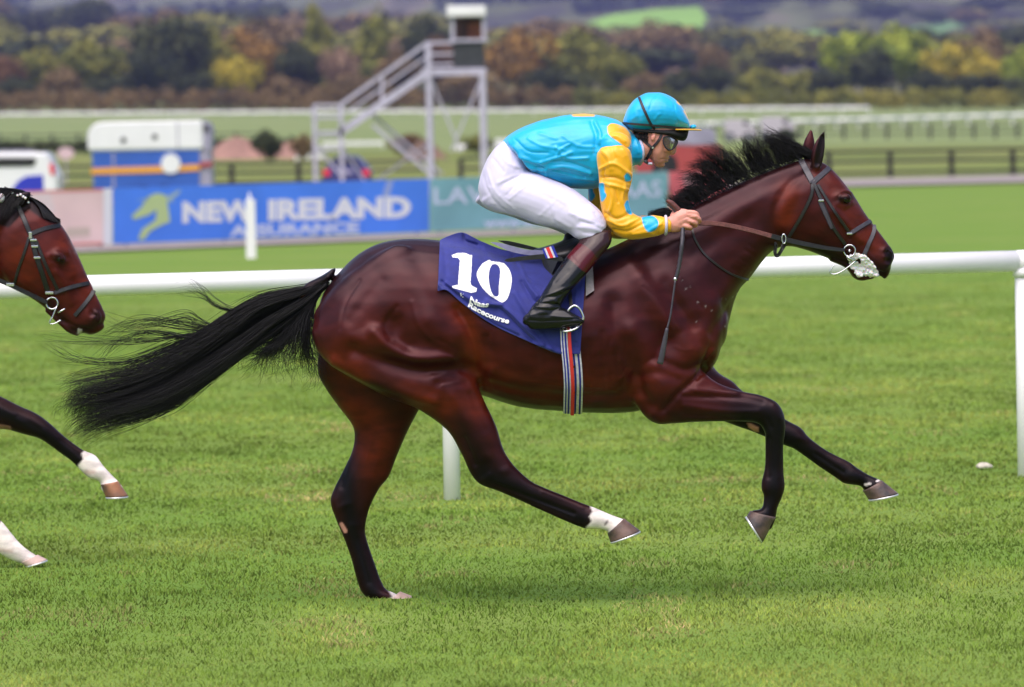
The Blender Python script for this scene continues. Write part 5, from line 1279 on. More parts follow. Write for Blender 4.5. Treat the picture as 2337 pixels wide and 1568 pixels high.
# above the back the two sheets meet over the middle
for j in range(70):
    col = dc[:, j]; ok = ~np.isnan(col); f = np.argmax(ok); 
    for i in range(f): col[i] = D0 - .012 - (col[f] * -1 + D0 - .012) * (i / max(1, f)) ** 2 if f else col[i]
    dc[:, j] = col
for _ in range(6):
    p_ = np.pad(dc, 1, mode='edge'); dc = (p_[1:-1, 1:-1] * 2 + p_[:-2, 1:-1] + p_[2:, 1:-1] + p_[1:-1, :-2] + p_[1:-1, 2:]) / 6
ii = np.linspace(0, 49, NV); jj = np.linspace(0, 69, NU); i0 = np.minimum(ii.astype(int), 48); j0 = np.minimum(jj.astype(int), 68); fi = (ii - i0)[:, None]; fj = (jj - j0)[None]
dd = dc[i0][:, j0] * (1 - fi) * (1 - fj) + dc[i0 + 1][:, j0] * fi * (1 - fj) + dc[i0][:, j0 + 1] * (1 - fi) * fj + dc[i0 + 1][:, j0 + 1] * fi * fj
P2 = pts; fold = np.zeros(len(pts))
for st, r, a in [(z3([(830,350),(900,500),(960,580)]), 5, .010), (z3([(850,480),(920,600),(975,640)]), 5, -.010), (z3([(430,125),(440,180),(520,210)]), 4, -.012), (z3([(300,490),(420,570),(560,640),(700,640)]), 5, .010),
                 (z3([(270,480),(400,590),(600,760),(820,870)]), 5, -.009), (z3([(600,620),(740,680),(880,820),(1000,930)]), 6, .013), (z3([(640,600),(760,740),(930,900)]), 5, -.008), (z3([(800,560),(880,700),(1060,960)]), 6, .008), (z3([(245,500),(300,560)]), 6, .016),
                 (z3([(780,300),(860,420),(1000,520)]), 5, -.007), (z3([(560,190),(620,330)]), 7, .005), (z3([(280,200),(300,420)]), 6, -.004), (z3([(1000,350),(1060,420)]), 5, .006), (z3([(1200,850),(1210,990)]), 5, .004), (z3([(1240,500),(1235,900)]), 4, .005), (z3([(950,930),(1130,990)]), 5, .008)]:
    fold += a * np.exp(-(distpoly(P2, catmull(np.array(st, float), 12)) / r) ** 2)
edge = np.clip((np.tile(np.linspace(0, 1, NV)[:, None], (1, NU)).ravel() - .93) * 12, 0, 1)
off = .013 + fold + edge * .006
Vc = W(P2[:, 0], P2[:, 1], dd.ravel() - off)
i = np.arange(NV - 1)[:, None] * NU + np.arange(NU - 1)[None]; Qc = np.stack([i, i + NU, i + NU + 1, i + 1], -1).reshape(-1, 4)
def cloth_obj(V, Q, name):
    o = fastmesh(name, V, Q, M_cloth, sc_root, True, 4); md = o.modifiers.new('s', 'SOLIDIFY'); md.thickness = .003; md.offset = 0; return o
cloth_obj(Vc, Qc, 'near_side'); Vm = Vc.copy(); Vm[:, 1] = 2 * D0 - Vm[:, 1]; cloth_obj(Vm, Qc[:, ::-1], 'far_side')
C_BVH = bvh_of(Vc, Qc)
cen = P2[Qc].mean(1)
one = z3([(338,284),(380,268),(470,264),(487,275),(482,400),(475,480),(482,503),(522,525),(518,550),(480,558),(345,522),(342,508),(385,498),(388,440),(398,322),(385,304),(345,300)])
zo = z3([(560,345),(620,315),(680,318),(740,365),(772,430),(770,510),(745,595),(715,624),(690,622),(620,580),(560,520),(525,450),(523,405)]); zi = z3([(632,352),(660,350),(682,370),(690,410),(680,520),(678,575),(650,582),(625,545),(610,480),(608,430),(615,385)])
zo = catmull(np.array(zo + [zo[0]]), 60)[:-1]; zi = catmull(np.array(zi + [zi[0]]), 60)[:-1]
Nc = normals(Vc, Qc); Nc *= np.sign(-Nc[:, 1:2]); 
# the figures follow the cloth: a finer copy of its surface, cut to the outline
def print_on_cloth(name, inside, box, st=.8):
    xs = np.arange(box[0], box[2], st); ys = np.arange(box[1], box[3], st); X, Y = np.meshgrid(xs, ys); keep = inside(np.stack([X.ravel() + st / 2, Y.ravel() + st / 2], 1)).reshape(X.shape)
    # interpolate cloth depth over the picture from its vertices with rays
    kx = np.arange(box[0] - 4, box[2] + 6, 2.0); ky = np.arange(box[1] - 4, box[3] + 6, 2.0); dz = np.zeros((len(ky), len(kx)))
    for a, yy in enumerate(ky):
        for b_, xx in enumerate(kx): dz[a, b_] = cast(C_BVH, xx, yy, 0, D0 - .25)[1]
    def dep(x, y):
        fx = (x - kx[0]) / 2; fy = (y - ky[0]) / 2; a = np.clip(fy.astype(int), 0, len(ky) - 2); b_ = np.clip(fx.astype(int), 0, len(kx) - 2); u, v = fx - b_, fy - a
        return dz[a, b_] * (1 - u) * (1 - v) + dz[a, b_ + 1] * u * (1 - v) + dz[a + 1, b_] * (1 - u) * v + dz[a + 1, b_ + 1] * u * v
    VX, VY = np.meshgrid(np.append(xs, xs[-1] + st), np.append(ys, ys[-1] + st)); Vv = W(VX.ravel(), VY.ravel(), dep(VX.ravel(), VY.ravel()) - (.0035 if st > .6 else .006)); n = VX.shape[1]
    a, b_ = np.nonzero(keep); q = a * n + b_; Qq = np.stack([q, q + n, q + n + 1, q + 1], 1); us, inv = np.unique(Qq, return_inverse=True)
    return fastmesh(name, Vv[us], inv.reshape(-1, 4), M_num, sc_root, True, 4), dep
print_on_cloth('number_one', lambda p: inpoly(p, one), (1028, 570, 1092, 672))
_, DEP = print_on_cloth('number_zero', lambda p: inpoly(p, zo) & ~inpoly(p, zi), (1084, 586, 1172, 694))
def cloth_text(txt, a, b, hpx, bold, name, shear=0):
    a, b = np.array(a, float), np.array(b, float); wpx = np.linalg.norm(b - a); ax = (b - a) / wpx; up = np.array([ax[1], -ax[0]])
    V, Fc = text_mesh(txt, wpx, bold); V[:, 1] *= hpx / V[:, 1].max(); TT = []
    pp = np.array([a + ax * x + up * y + np.array([0, 5 * math.sin(x / wpx * 3.1)]) for x, y in V[:, :2]])
    def inside(p):
        m = np.zeros(len(p), bool)
        for f in Fc:
            q = pp[list(f)]; bb = ((p >= q.min(0) - .1) & (p <= q.max(0) + .1)).all(1)
            if bb.any(): idx = np.nonzero(bb)[0]; m[idx] |= inpoly(p[idx], q)
        return m
    lo, hi = pp.min(0) - 2, pp.max(0) + 2; print_on_cloth(name, inside, (lo[0], lo[1], hi[0], hi[1]), .55)
cloth_text('Naas', (1071,688), (1114,701), 13, .04, 'lettering'); cloth_text('Racecourse', (1067,700), (1160,739), 13, .04, 'lettering')
for pl in ([(400,560),(408,556),(412,578),(404,586)], [(418,566),(426,562),(424,592),(414,590)]):
    mesh('emblem_stroke', [cast(C_BVH, *p, .004, D0 - .25) for p in z3(pl)], [(0, 1, 2, 3)], M_num, sc_root)

# ---------------------------------------------------------------- girth and surcingle
M_gw = mat('girth_white', (.66, .63, .74), rough=.8, var=.15, scale=80); M_gb = mat('girth_blue', (.02, .03, .34), rough=.8); M_gr = mat('girth_red', (.70, .03, .03), rough=.6)
gr_root = empty('girth', PV(1305, 860, D0 - .29), 'white blue and red striped elastic girth round the belly of the leading horse', 'girth')
def girth_band(offa, offb, m, name, t0, t1, off, parent, n=46, thick=.003, xl=None):
    xl = xl or [(700,1276),(754,1277),(792,1279),(823,1283),(870,1286),(940,1285)]; rows = [p[0] for p in xl]; xx = [p[1] for p in xl]; P3 = []; Nn = []
    zc = W(1300, 775, D0)[2]
    for t in np.linspace(t0, t1, n):
        dr_ = Vector((0, -math.cos(t), -math.sin(t))); row = 775 + 165 * max(-1, min(1, math.sin(t))); X = np.interp(row, rows, xx) + (offa + offb) / 2
        o_ = Vector((W(X, row, D0)[0], D0, zc)); h = H_BVH.ray_cast(o_, dr_)
        if h[0] is None: continue
        P3.append(np.array(h[0] + dr_ * off)); Nn.append(np.array(dr_))
    P3 = np.array(P3)
    for _ in range(2): P3[1:-1] = (P3[:-2] + P3[2:] + 2 * P3[1:-1]) / 4
    Vv, Fc = ribbon(P3, Nn, (offb - offa) / 560, thick); mesh(name, Vv, Fc, m, parent)
T0, T1 = math.radians(-12), math.radians(192)
for a, b_, m in [(0,4,M_gw),(4,8,M_gb),(8,12.5,M_gw),(12.5,22,M_gr),(22,24.5,M_gw),(24.5,28.5,M_gb),(28.5,35,M_gw),(35,39,M_gb),(39,43,M_gw)]: girth_band(a, b_, m, 'stripe', T0, T1, .006, gr_root)
for a, b_, m in [(0,3,M_gw),(3,6,M_gb),(6,9,M_gw),(9,13,M_gb),(13,16,M_gw),(16,24,M_gr)]: girth_band(a, b_, m, 'surcingle_stripe', math.radians(-20), math.radians(70), .022 if a < 16 else .028, gr_root, n=20)
for zy in (1095, 1280):
    q = [cast(H_BVH, x, 493 + zy * .31444, .014, D0 - .28) for x in np.linspace(1288, 1313, 8)]; Vv, Fc = ribbon(q, np.tile([0, -1, -.2], (8, 1)), .011, .004); mesh('keeper', Vv, Fc, M_blackleather, gr_root)

# ---------------------------------------------------------------- saddle
sd_root = empty('saddle', PV(1250, 580, D0), 'small black racing saddle with grey cantle pad and steel stirrups', 'saddle')
M_lilac = mat('grey_lilac_pad', (.23, .22, .36), rough=.55, var=.15, scale=30)
M_greycloth = mat('grey_pad_cloth', (.27, .24, .24), rough=.85, var=.1, scale=60)
seat = [(1222,568,1222,584,.05),(1245,562,1245,596,.13),(1268,555,1265,610,.17),(1292,546,1290,612,.18),(1315,540,1315,605,.16),(1340,552,1340,600,.12),(1356,570,1356,592,.06)]
Vs, Qs = voxunion([loft(seat, D0, 24), loft([(1300,530,1296,560,.05),(1322,532,1322,565,.06),(1345,548,1340,575,.05)], D0, 16)], .006); Es = edges_of(Qs); Vs = smoothv(Vs, Es, 6)
skin('seat', Vs, Qs, M_blackleather, sd_root)
S_BVH = bvh_of(np.vstack([Vs, Vc]), np.vstack([Qs, Qc + len(Vs)]))
def plate(name, poly, m, parent, off, thick, ys=None, dflt=-.26, bv=None, n=1):
    """stiff flap lying on the cloth, real thickness"""
    q = catmull(np.array(poly + [poly[0]], float), len(poly) * 4)[:-1] if n else np.array(poly, float); F_ = []
    for k, (x, y) in enumerate(q):
        if ys is None: c = cast(bv or S_BVH, x, y, off, D0 + dflt)
        else: c = W(x, y, D0 + ys)
        F_.append(c)
    F_ = np.array(F_)
    if ys is None:
        my = np.median(F_[:, 1]); F_[:, 1] = np.clip(F_[:, 1], my - .03, my + .03) if n else F_[:, 1]
    B_ = F_ + np.array([0, thick, 0]); K = len(F_); Fc = [tuple(range(K)), tuple(range(K, 2 * K))[::-1]] + [(i, (i + 1) % K, K + (i + 1) % K, K + i) for i in range(K)]
    o = mesh(name, np.vstack([F_, B_]), Fc, m, parent); b = bmesh.new(); b.from_mesh(o.data); bmesh.ops.recalc_face_normals(b, faces=b.faces); b.to_mesh(o.data); b.free(); return o
for s in (-1, 1):
    plate('cantle_flap', [(1119,553),(1140,554),(1170,562),(1205,570),(1242,572),(1242,581),(1205,582),(1165,574),(1140,563)], M_lilac, sd_root, 0, .012, s * .10 - (.012 if s < 0 else 0))
plate('cantle_flap', [(1136,549),(1160,550),(1200,559),(1240,570),(1240,574),(1200,568),(1160,559)], M_blackleather, sd_root, 0, .02, .04)
for s in (-1, 1):
    plate('skirt', [(1151,595),(1160,590),(1200,584),(1245,580),(1280,586),(1282,596),(1240,592),(1200,594),(1162,598)], M_blackleather, sd_root, 0, .01, s * .245 - (.01 if s < 0 else 0))
plate('flap', z3([(985,300),(1100,280),(1160,330),(1090,440),(1060,420),(1010,370)]), M_blackleather, sd_root, .006, .012)
for k, (a, b_, m) in enumerate([(0,.17,M_gb),(.17,.33,M_gw),(.33,.62,M_gr),(.62,.78,M_gw),(.78,1,M_gb)]):
    f = lambda t, v: ((1237 + 26 * t) * (1 - v) + (1246 + 28 * t) * v, (568.5 - 8 * t) * (1 - v) + (590 - 3 * t) * v)
    plate('girth_strap_stripe', [f(a, 0), f(b_, 0), f(b_, 1), f(a, 1)], m, sd_root, 0, .006, -.262 , n=0)
plate('pad_edge', [(1338,612),(1353,608),(1355,635),(1356,663),(1337,676),(1337,640)], M_greycloth, sd_root, .018, .006, bv=H_BVH, n=0)
plate('girth_guard', [(1298,760),(1315,748),(1337,734),(1342,750),(1343,767),(1334,779),(1318,776)], mat('rubber', (.03, .028, .03), rough=.8), sd_root, .012, .006)
plate('stirrup_leather', zS([(1185,690),(1240,680),(1262,930),(1215,955)]), M_blackleather, sd_root, .02, .006, n=0)
q = catmull(np.array(zS([(1180,1000),(1215,950),(1280,910),(1350,945),(1395,1020),(1412,1100),(1370,1180),(1330,1215)]), float), 26)
for s in (-1, 1):
    y0 = -.335 if s < 0 else .335
    o = MB().tube([W(a, b_, D0 + y0) for a, b_ in q], .0052, 8).build('stirrup_iron', M_steel, sd_root, True)
    cc = W(1302, 747, D0 + y0); tl = math.radians(14)
    MB().tube([cc + np.array([math.cos(t) * .038 * math.cos(tl), s * .01 + math.sin(t) * .03, math.cos(t) * .038 * math.sin(tl) + math.sin(t) * .012]) for t in np.linspace(0, 6.283, 26, endpoint=False)], .0042, 8, True).build('tread', M_steel, o, True)
    for kk in (-.4, 0, .4): MB().tube([cc + np.array([kk * .06, -.026, -.010 + kk * .02]), cc + np.array([kk * .06, .026, .010 + kk * .02])], .003, 6).build('tread_bar', M_steel, o, True)
# ================================================================= the following horse, nose at the left edge
D2 = 25.5; k2 = .909
tf = lambda L: [(-170 + (a - 1663) * k2, 700 + (b - 720) * k2, -170 + (c - 1663) * k2, 700 + (d - 720) * k2, *r) for a, b, c, d, *r in L]
tp = lambda L: [(-170 + (a - 1663) * k2, 700 + (b - 720) * k2) for a, b in L]
h2 = empty('horse', W(-400, 1290, D2), 'red bay racehorse following, only its bridled head and white socked forelegs at the left edge', 'horse')
neck2 = [(-373,540,-230,850,.19),(-280,486,-165,700,.15),(-180,452,-110,668,.125),(-80,436,-62,646,.108),(0,432,-42,620,.098),(50,440,-30,600,.088)]
head2 = [(45,440,-40,600,.08),(70,450,-20,622,.09),(98,470,2,640,.102),(128,498,28,654,.108),(150,528,52,668,.108),(169,562,72,681,.098),(184,595,90,693,.082),(198,627,106,706,.068),(211,655,122,721,.058),(225,684,138,738,.053),(236,706,150,750,.052),(241,722,168,759,.046),(236,738,196,761,.034)]
lip2 = [(112,704,104,712,.03),(140,730,132,738,.034),(160,748,154,758,.034),(182,757,172,766,.026)]
ff2 = [(-190,740,-330,840,.09,.13),(-130,820,-250,930,.085,.13),(-60,878,-120,958,.065,.13),(0,904,-20,977,.055,.13),(40,924,22,982,.05,.13),(82,943,58,992,.046,.13),(112,964,90,1001,.043,.13),(140,990,116,1018,.036,.13),(165,1010,140,1036,.030,.13),(191,1028,164,1053,.028,.13),(218,1040,190,1080,.031,.13),(238,1066,206,1092,.033,.13),(256,1085,228,1100,.028,.13),(270,1099,230,1113,.034,.13),(280,1112,236,1124,.034,.13)]
nf2 = [(-230,700,-400,820,.10,-.13),(-260,820,-380,920,.095,-.135),(-245,915,-330,960,.07,-.135),(-195,985,-240,1020,.052,-.135),(-140,1050,-180,1082,.044,-.135),(-100,1095,-138,1126,.042,-.135),(-55,1138,-88,1168,.029,-.135),(0,1186,-28,1218,.027,-.135),(22,1212,-10,1248,.031,-.135),(42,1236,4,1266,.034,-.135),(64,1255,30,1280,.029,-.135),(82,1267,48,1286,.030,-.135)]
V, Q = voxunion([loft(tf(torso), D2, 32), loft(neck2, D2, 28), loft(head2, D2, 28), loft(lip2, D2, 16), loft(tf(near_thigh), D2, 20), loft(tf(far_thigh), D2, 20), loft(ff2, D2, 24), loft(nf2, D2, 24),
   make_ear((48,462), (70,438), 26, .02, D2, -.06), make_ear((30,455), (10,425), 26, .02, D2, .05), ball(134, 587, 15, 11, .03, D2, -.09, rot=-.5), ball(217, 724, 15, 18, .028, D2, -.032)], .0068)
E = edges_of(Q); P = proj(V); hd = np.clip((P[:, 0] + 60) / 60, 0, 1); V = smoothv(V, E, 16, wgt=1 - hd * .5); V = smoothv(V, E, 5, .5, None, wgt=1 - hd * .9)
V = sculpt(V, Q, [([(85,500),(40,520),(15,570),(22,620),(55,650)],16,5),([(60,470),(20,500),(-8,550),(-6,600),(10,640)],9,-7),([(128,620),(150,660),(163,690)],8,6),([(118,630),(145,668)],8,-4),([(112,585),(130,572),(152,576)],7,6),([(114,600),(134,604),(152,596)],6,3),([(134,588),(136,588)],8,-8),
   ([(212,716),(222,722),(220,734)],6,-13),([(200,712),(204,730),(214,742)],6,4),([(236,712),(240,726)],4,2),([(140,730),(170,744),(205,752)],4,-5),([(168,640),(190,690)],6,-3),([(60,600),(90,640)],14,-2),([(150,560),(165,600),(185,650)],6,2),([(180,680),(200,700)],8,2),
   ([(0,930),(60,962)],8,4),([(40,950),(90,980)],5,-3),([(140,1005),(190,1045)],4,-3)])
V += normals(V, Q) * (nz(V, 16, 2, 2) * .0013)[:, None]; H2B = bvh_of(V, Q); P = proj(V)
C = np.tile(np.array((.062, .009, .0058)), (len(V), 1))
paint(P, C, [('line', [(-373,540),(-180,470),(0,440)], 40, DKB, .6), ('line', [(40,560),(60,620)], 30, RED, .7), ('line', [(150,560),(190,640),(215,690)], 26, RED, .7), ('line', [(110,700),(140,728)], 18, BLK, .7), ('line', [(220,715),(225,735),(200,750),(165,752)], 17, BLK, .85), ('line', [(134,588),(142,596)], 14, BLK, .9),
   ('line', [(166,552),(176,575)], 5, (.40,.30,.28), .45), ('line', [(-120,900),(0,940),(100,985),(180,1050)], 50, BLK, 1), ('line', [(-200,1000),(-110,1100),(-40,1170)], 50, BLK, 1), ('hard', [(0,974),(20,978)], 6, PINK, .8),
   ('poly', [(200,1022),(186,1035),(190,1048),(178,1062),(180,1120),(290,1150),(300,1080)], 4, WHT, 1), ('poly', [(10,1178),(-4,1200),(-8,1212),(-20,1200),(-60,1260),(40,1310),(120,1300),(110,1220)], 4, WHT, 1), ('line', [(196,1078),(214,1078)], 5, PINK, .5), ('line', [(0,1255),(26,1258)], 5, PINK, .4),
   ('poly', [(-120,400),(60,425),(95,455),(130,492),(138,510),(118,510),(92,498),(66,478),(50,490),(20,520),(-60,500)], 5, BLK, .95), ('poly', [(178,750),(187,752),(186,764),(176,762)], 2, WHT, .7)])
C *= (1 + .10 * nz(V, 9, 3))[:, None]; skin('body', V, Q, M_coat, h2, np.clip(C, .002, 1))
eyeball(134, 589, H2B, D2, h2)
h_ = make_hoof((270,1098), (229,1106), (293,1132), (241,1134), .056, .13, h2, D2); h_.data.materials[0] = mat('pale_hoof', (.42, .17, .07), rough=.5, col2=(.10, .06, .05), scale=9)
hq_ = make_hoof((86,1266), (48,1284), (108,1277), (58,1292), .054, -.135, h2, D2); hq_.data.materials[0] = hp_.data.materials[0]; hq_['label'] = 'pale hoof under the white sock of the lower foreleg'
make_hoof(*tp([(1424,1183),(1386,1217),(1461,1211),(1393,1237)]), .056, -.155, h2, D2); make_hoof(*tp([(912,1350),(884,1374),(941,1362),(893,1384)]), .05, .14, h2, D2)
mh = []
cr = catmull(np.array([(-373,536),(-280,484),(-180,450),(-80,434),(0,428),(50,436),(75,446)], float), 60)
for i in range(1500):
    t = rm.random(); c = cr[min(59, int(t * 60))]; L_ = rm.uniform(25, 70); q = catmull(np.array([c, c + (-.3 * L_, .05 * L_), c + (-.7 * L_, .35 * L_), c + (-.9 * L_, .8 * L_)]), 10); y0 = rm.uniform(-.05, .03)
    mh.append(W(q[:, 0], q[:, 1], D2 + y0 - np.linspace(0, .08, 10)))
for i in range(1500):     # forelock pressed forward over the brow, dark and short
    s = rm.random(); x0, y0 = 55 + 30 * s, 444 + 14 * s; q = catmull(np.array([(x0, y0), (x0 + 18, y0 + 12), (x0 + 34 + 8 * s, y0 + 30 + 8 * s), (x0 + 44 + 10 * s, y0 + 44 + 12 * rm.random())]), 10)
    P3 = []
    for n_, (x, y) in enumerate(q):
        c = cast(H2B, x, y, .004 + .006 * rm.random(), D2 - .02, d=D2); P3.append(c + np.array([0, 0, .003]))
    mh.append(np.array(P3))
for i in range(60):
    s = rm.random(); x0, y0 = 40 + 30 * s, 445; q = catmull(np.array([(x0, y0), (x0 - 20, y0 - 12), (x0 - 50, y0 - 16 + 8 * rm.random()), (x0 - 80, y0 - 8)]), 10); mh.append(W(q[:, 0], q[:, 1], D2 + rm.normal(0, .02) + np.zeros(10)))
mt = catmull(np.array([(745,645),(695,675),(610,715),(530,775),(440,835),(340,885),(240,915)], float), 26)
g2 = guide3([tp(tailG[0]), tp(tailG[2]), tp(tailG[4])], D2, offs=[.02, -.03, .02]); mt = grow(g2, 300, .012, rt, clump=16)
strands('mane', mh, np.full(len(mh), .0013), M_hair, h2); strands('tail', mt, np.full(len(mt), .0016), M_hair, h2)
b2 = empty('bridle', PV(120, 600, D2), 'black bridle with steel ring bit on the following horse at the left edge', 'bridle')
y2 = lambda pts: [(x * .27513, 308.1 + y * .27513) for x, y in pts]
kw = dict(d=D2); 
strap('brow_band', y2([(255,820),(380,775),(528,745)]), 11, H2B, M_blackleather, b2, **kw); strap('headpiece', y2([(150,590),(200,700),(250,820)]), 11, H2B, M_blackleather, b2, **kw)
strap('cheek_strap', y2([(262,850),(300,1000),(350,1150),(400,1310)]), 12, H2B, M_blackleather, b2, **kw); strap('nose_band_hanger', y2([(300,880),(380,1080),(480,1290)]), 8, H2B, M_blackleather, b2, **kw)
strap('throat_lash', y2([(240,850),(200,980),(150,1120),(120,1230)]), 7, H2B, M_blackleather, b2, **kw)
strap('nose_band', y2([(450,1310),(600,1260),(755,1225)]), 10, H2B, M_blackleather, b2, off=.005, **kw); strap('nose_band', y2([(758,1228),(775,1290),(720,1380),(620,1500)]), 10, H2B, M_blackleather, b2, off=.005, **kw)
for p, (bw, bh) in zip(y2([(252,832),(278,872),(288,925),(308,1018),(410,1310)]), [(.014,.03),(.03,.010),(.03,.010),(.03,.010),(.036,.012)]):
    c = cast(H2B, *p, .012, D2 - .1, d=D2); MB().box((c[0], c[1], c[2]), (bw, .006, bh), 0).build('buckle', M_steel, b2, False, .002)
for s in (-1, 1):
    c = cast(H2B, *y2([(432,1396)])[0], .012, D2 - .08, d=D2); 
    if s > 0: c = np.array([c[0], 2 * D2 - c[1], c[2]])
    MB().tube([c + np.array([math.cos(t) * .026, s * .002, math.sin(t) * .026]) for t in np.linspace(0, 6.283, 28, endpoint=False)], .0042, 8, True).build('bit_ring', M_steel, b2, True)
    q = catmull(np.array(y2([(470,1420),(440,1500),(410,1560),(450,1565),(505,1535)]), float), 14); MB().tube([W(a_, b_, c[1] + s * .014) for a_, b_ in q], .0032, 8).build('lip_strap_loop', M_steel, b2, True)
    q = y2([(480,1475),(540,1440)]); MB().tube([W(*p, c[1] + s * .014) for p in q], .004, 8).build('bit_cheek', M_steel, b2, True)
    q = catmull(np.array(y2([(390,1390),(200,1300),(0,1210),(-400,1090),(-900,900)]), float), 20); Pp = W(q[:, 0], q[:, 1], D2 + s * np.linspace(.09, .17, 20)); Vv, Fc = ribbon(Pp, np.tile([0, float(s), .1], (20, 1)), .02, .004); mesh('rein', Vv, Fc, M_blackleather, b2)
c = W(*y2([(85,1242)])[0], D2 - .13); MB().box(tuple(c), (.035, .006, .014), 0).build('buckle', M_steel, b2, False, .002)
# white plaiting beads in the mane
for x, y, r in ((2,452,9),(40,446,3),(47,444,3),(53,449,3),(58,452,3),(28,440,3),(65,462,2.5)):
    cb_ = cast(H2B, x, y + (8 if y < 452 else 0), .012, D2 - .05, d=D2); V_, F_ = ball(x, y, r, r * (1.2 if r > 5 else 1), r * .0012, D2, (cb_[1] - D2) - .012, n=8); o = mesh('mane_bead', V_, F_, M_white, h2, True) if 'M_white' in globals() else mesh('mane_bead', V_, F_, M_foam, h2, True)
# ================================================================= the jockey
zB = lambda pts: [(1417.5 + x * .13757, 184.9 + y * .13757) for x, y in pts]
zH = lambda pts: [(1479.1 + x * .09824, 431.4 + y * .09824) for x, y in pts]
M_skin = mat('skin', (.68, .29, .23), rough=.5, var=.10, scale=25, subs=.15, bump=.08, bscale=400)
M_silkblue = mat('turquoise_silk', (.0, .36, .66), rough=.38, attr='tint', var=.06, scale=14, spec=.5, sheen=.3)
M_silkyel = mat('yellow_silk', (.8, .45, .02), rough=.36, attr='tint', var=.06, scale=14, spec=.5, sheen=.3)
M_white = mat('white_breeches', (.58, .55, .72), rough=.5, var=.05, scale=10, sheen=.2)
M_boot = mat('patent_boot', (.012, .011, .014), rough=.20, spec=.36, attr='tint')
M_black = mat('black_fabric', (.008, .008, .009), rough=.85)
M_strapb = mat('black_webbing', (.02, .016, .022), rough=.6)
M_blue2 = (.0, .40, .76); M_yel2 = (.88, .42, .01); BLUEC = np.array((.0, .36, .66))
js = empty('person', PV(1250, 560, D0), 'jockey in turquoise silks with yellow sleeves and white breeches crouching over the galloping horse', 'person')
A0, A1, TH = -.19, .16, -.15
def finger(chain, r=(.0098, .0092, .0085, .0075)):
    q = catmull(np.array([[c[0], c[1], c[2]] for c in chain], float), 12); Pp = W(q[:, 0], q[:, 1], D0 + q[:, 2]); rr = np.interp(np.linspace(0, 1, 12), np.linspace(0, 1, len(r)), r); b = MB(); b.tube(list(Pp), list(rr), 10)
    # rounded tip
    V2, F2 = ball(0, 0, 1, 1, 1, D0, n=8); V2 = (V2 - W(0, 0, D0)); V2 = V2 / np.abs(V2).max(0) * rr[-1]; n0 = len(b.V); b.add(V2 + Pp[-1], F2); return (b.V, b.F)
def hand(dx, dy, y0, side):
    f = lambda L: [(x + dx, y + dy, y0 + side * z) for x, y, z in L]
    pr = [loft([(1522+dx,496+dy,1524+dx,528+dy,.024),(1532+dx,492+dy,1535+dx,530+dy,.023),(1545+dx,481+dy,1548+dx,529+dy,.026),(1558+dx,476+dy,1562+dx,525+dy,.026),(1570+dx,479+dy,1574+dx,518+dy,.022),(1578+dx,485+dy,1580+dx,512+dy,.014)], D0, 20, yc=y0)]
    for c in ([(1568,484,.012),(1583,485,.020),(1591,489,.014),(1592,497,-.006),(1580,499,-.018)], [(1568,491,.014),(1586,494,.024),(1596,500,.016),(1595,507,-.006),(1582,508,-.018)],
              [(1564,501,.016),(1581,506,.024),(1589,511,.014),(1586,516,-.006),(1574,515,-.018)], [(1556,513,.014),(1570,517,.020),(1577,520,.010),(1573,522,-.008),(1562,519,-.016)]):
        pr.append(finger(f([(x, y, z) for x, y, z in c])))
    pr.append(finger(f([(1535,494,-.008),(1541,485,-.024),(1553,481,-.034),(1566,486,-.036)]), (.013, .012, .0105, .009)))
    return pr
body = []
body += [loft([(1456,297,1550,297,.070),(1457,307,1549,308,.074),(1461,318,1547,321,.077),(1467,330,1538,336,.072),(1473,341,1531,348,.066),(1478,351,1526,357,.059),(1482,359,1521,366,.050),(1487,366,1515,374,.040),(1493,371,1509,378,.026)], D0, 28),
         loft([(1438,300,1440,372,.062),(1456,312,1458,370,.064),(1474,310,1478,364,.06),(1494,312,1490,356,.052)], D0, 24),
         loft([(1533,325,1546,328,.011),(1530,335,1544,339,.013),(1526,343,1543,347,.016),(1524,349,1538,353,.015)], D0, 14, cap=.4), ball(1490, 308, 54, 18, .064, D0),
         ball(1523, 360.5, 5, 3, .02, D0), ball(1520.5, 367, 5, 3, .018, D0), ball(1509, 376, 9, 6, .022, D0), ball(1528,351,3,2.5,.014,D0)]
for s in (-1, 1): body += [ball(1492, 312, 6, 10, .012, D0, s * .074, rot=-.3), ball(1524, 340, 14, 9, .018, D0, s * .05)]
# arms, torso, legs inside the clothes
body += [loft([(1440,320,1445,370,.07),(1400,300,1400,385,.12),(1330,285,1330,400,.13),(1260,300,1260,390,.12),(1215,330,1225,390,.10),(1170,370,1170,420,.09)], D0, 20)]
for yo, dx in ((A0, 0), (A1, -8)):
    body += [loft([(1375+dx,350,1425+dx,350,.035),(1380+dx,400,1428+dx,400,.035),(1388+dx,450,1424+dx,450,.033),(1396+dx,500,1430+dx,490,.034),(1420+dx,530,1440+dx,500,.034),(1470+dx,530,1468+dx,502,.032),(1530+dx,525,1528+dx,500,.026)], D0, 16, yc=yo)]
for s in (-1, 1):
    body += [loft([(1150,370,1120,430,.06,s*.09),(1240,420,1200,470,.06,s*.13),(1350,490,1320,520,.05,s*.19),(1370,535,1335,545,.045,s*.21),(1330,610,1300,600,.04,s*.28),(1260,690,1240,690,.035,s*.32),(1300,728,1290,740,.02,s*.33)], D0, 14)]
body += hand(0, 0, A0 + .0, -1) + hand(-14, 4, A1 - .04, 1)
V, Q = voxunion(body, .0034); E = edges_of(Q); P = proj(V); hh = ((P[:, 1] > 465) & (P[:, 0] > 1525)) | ((P[:, 0] > 1503) & (P[:, 1] < 385))
V = smoothv(V, E, 7, wgt=np.where(hh, .4, 1.0))
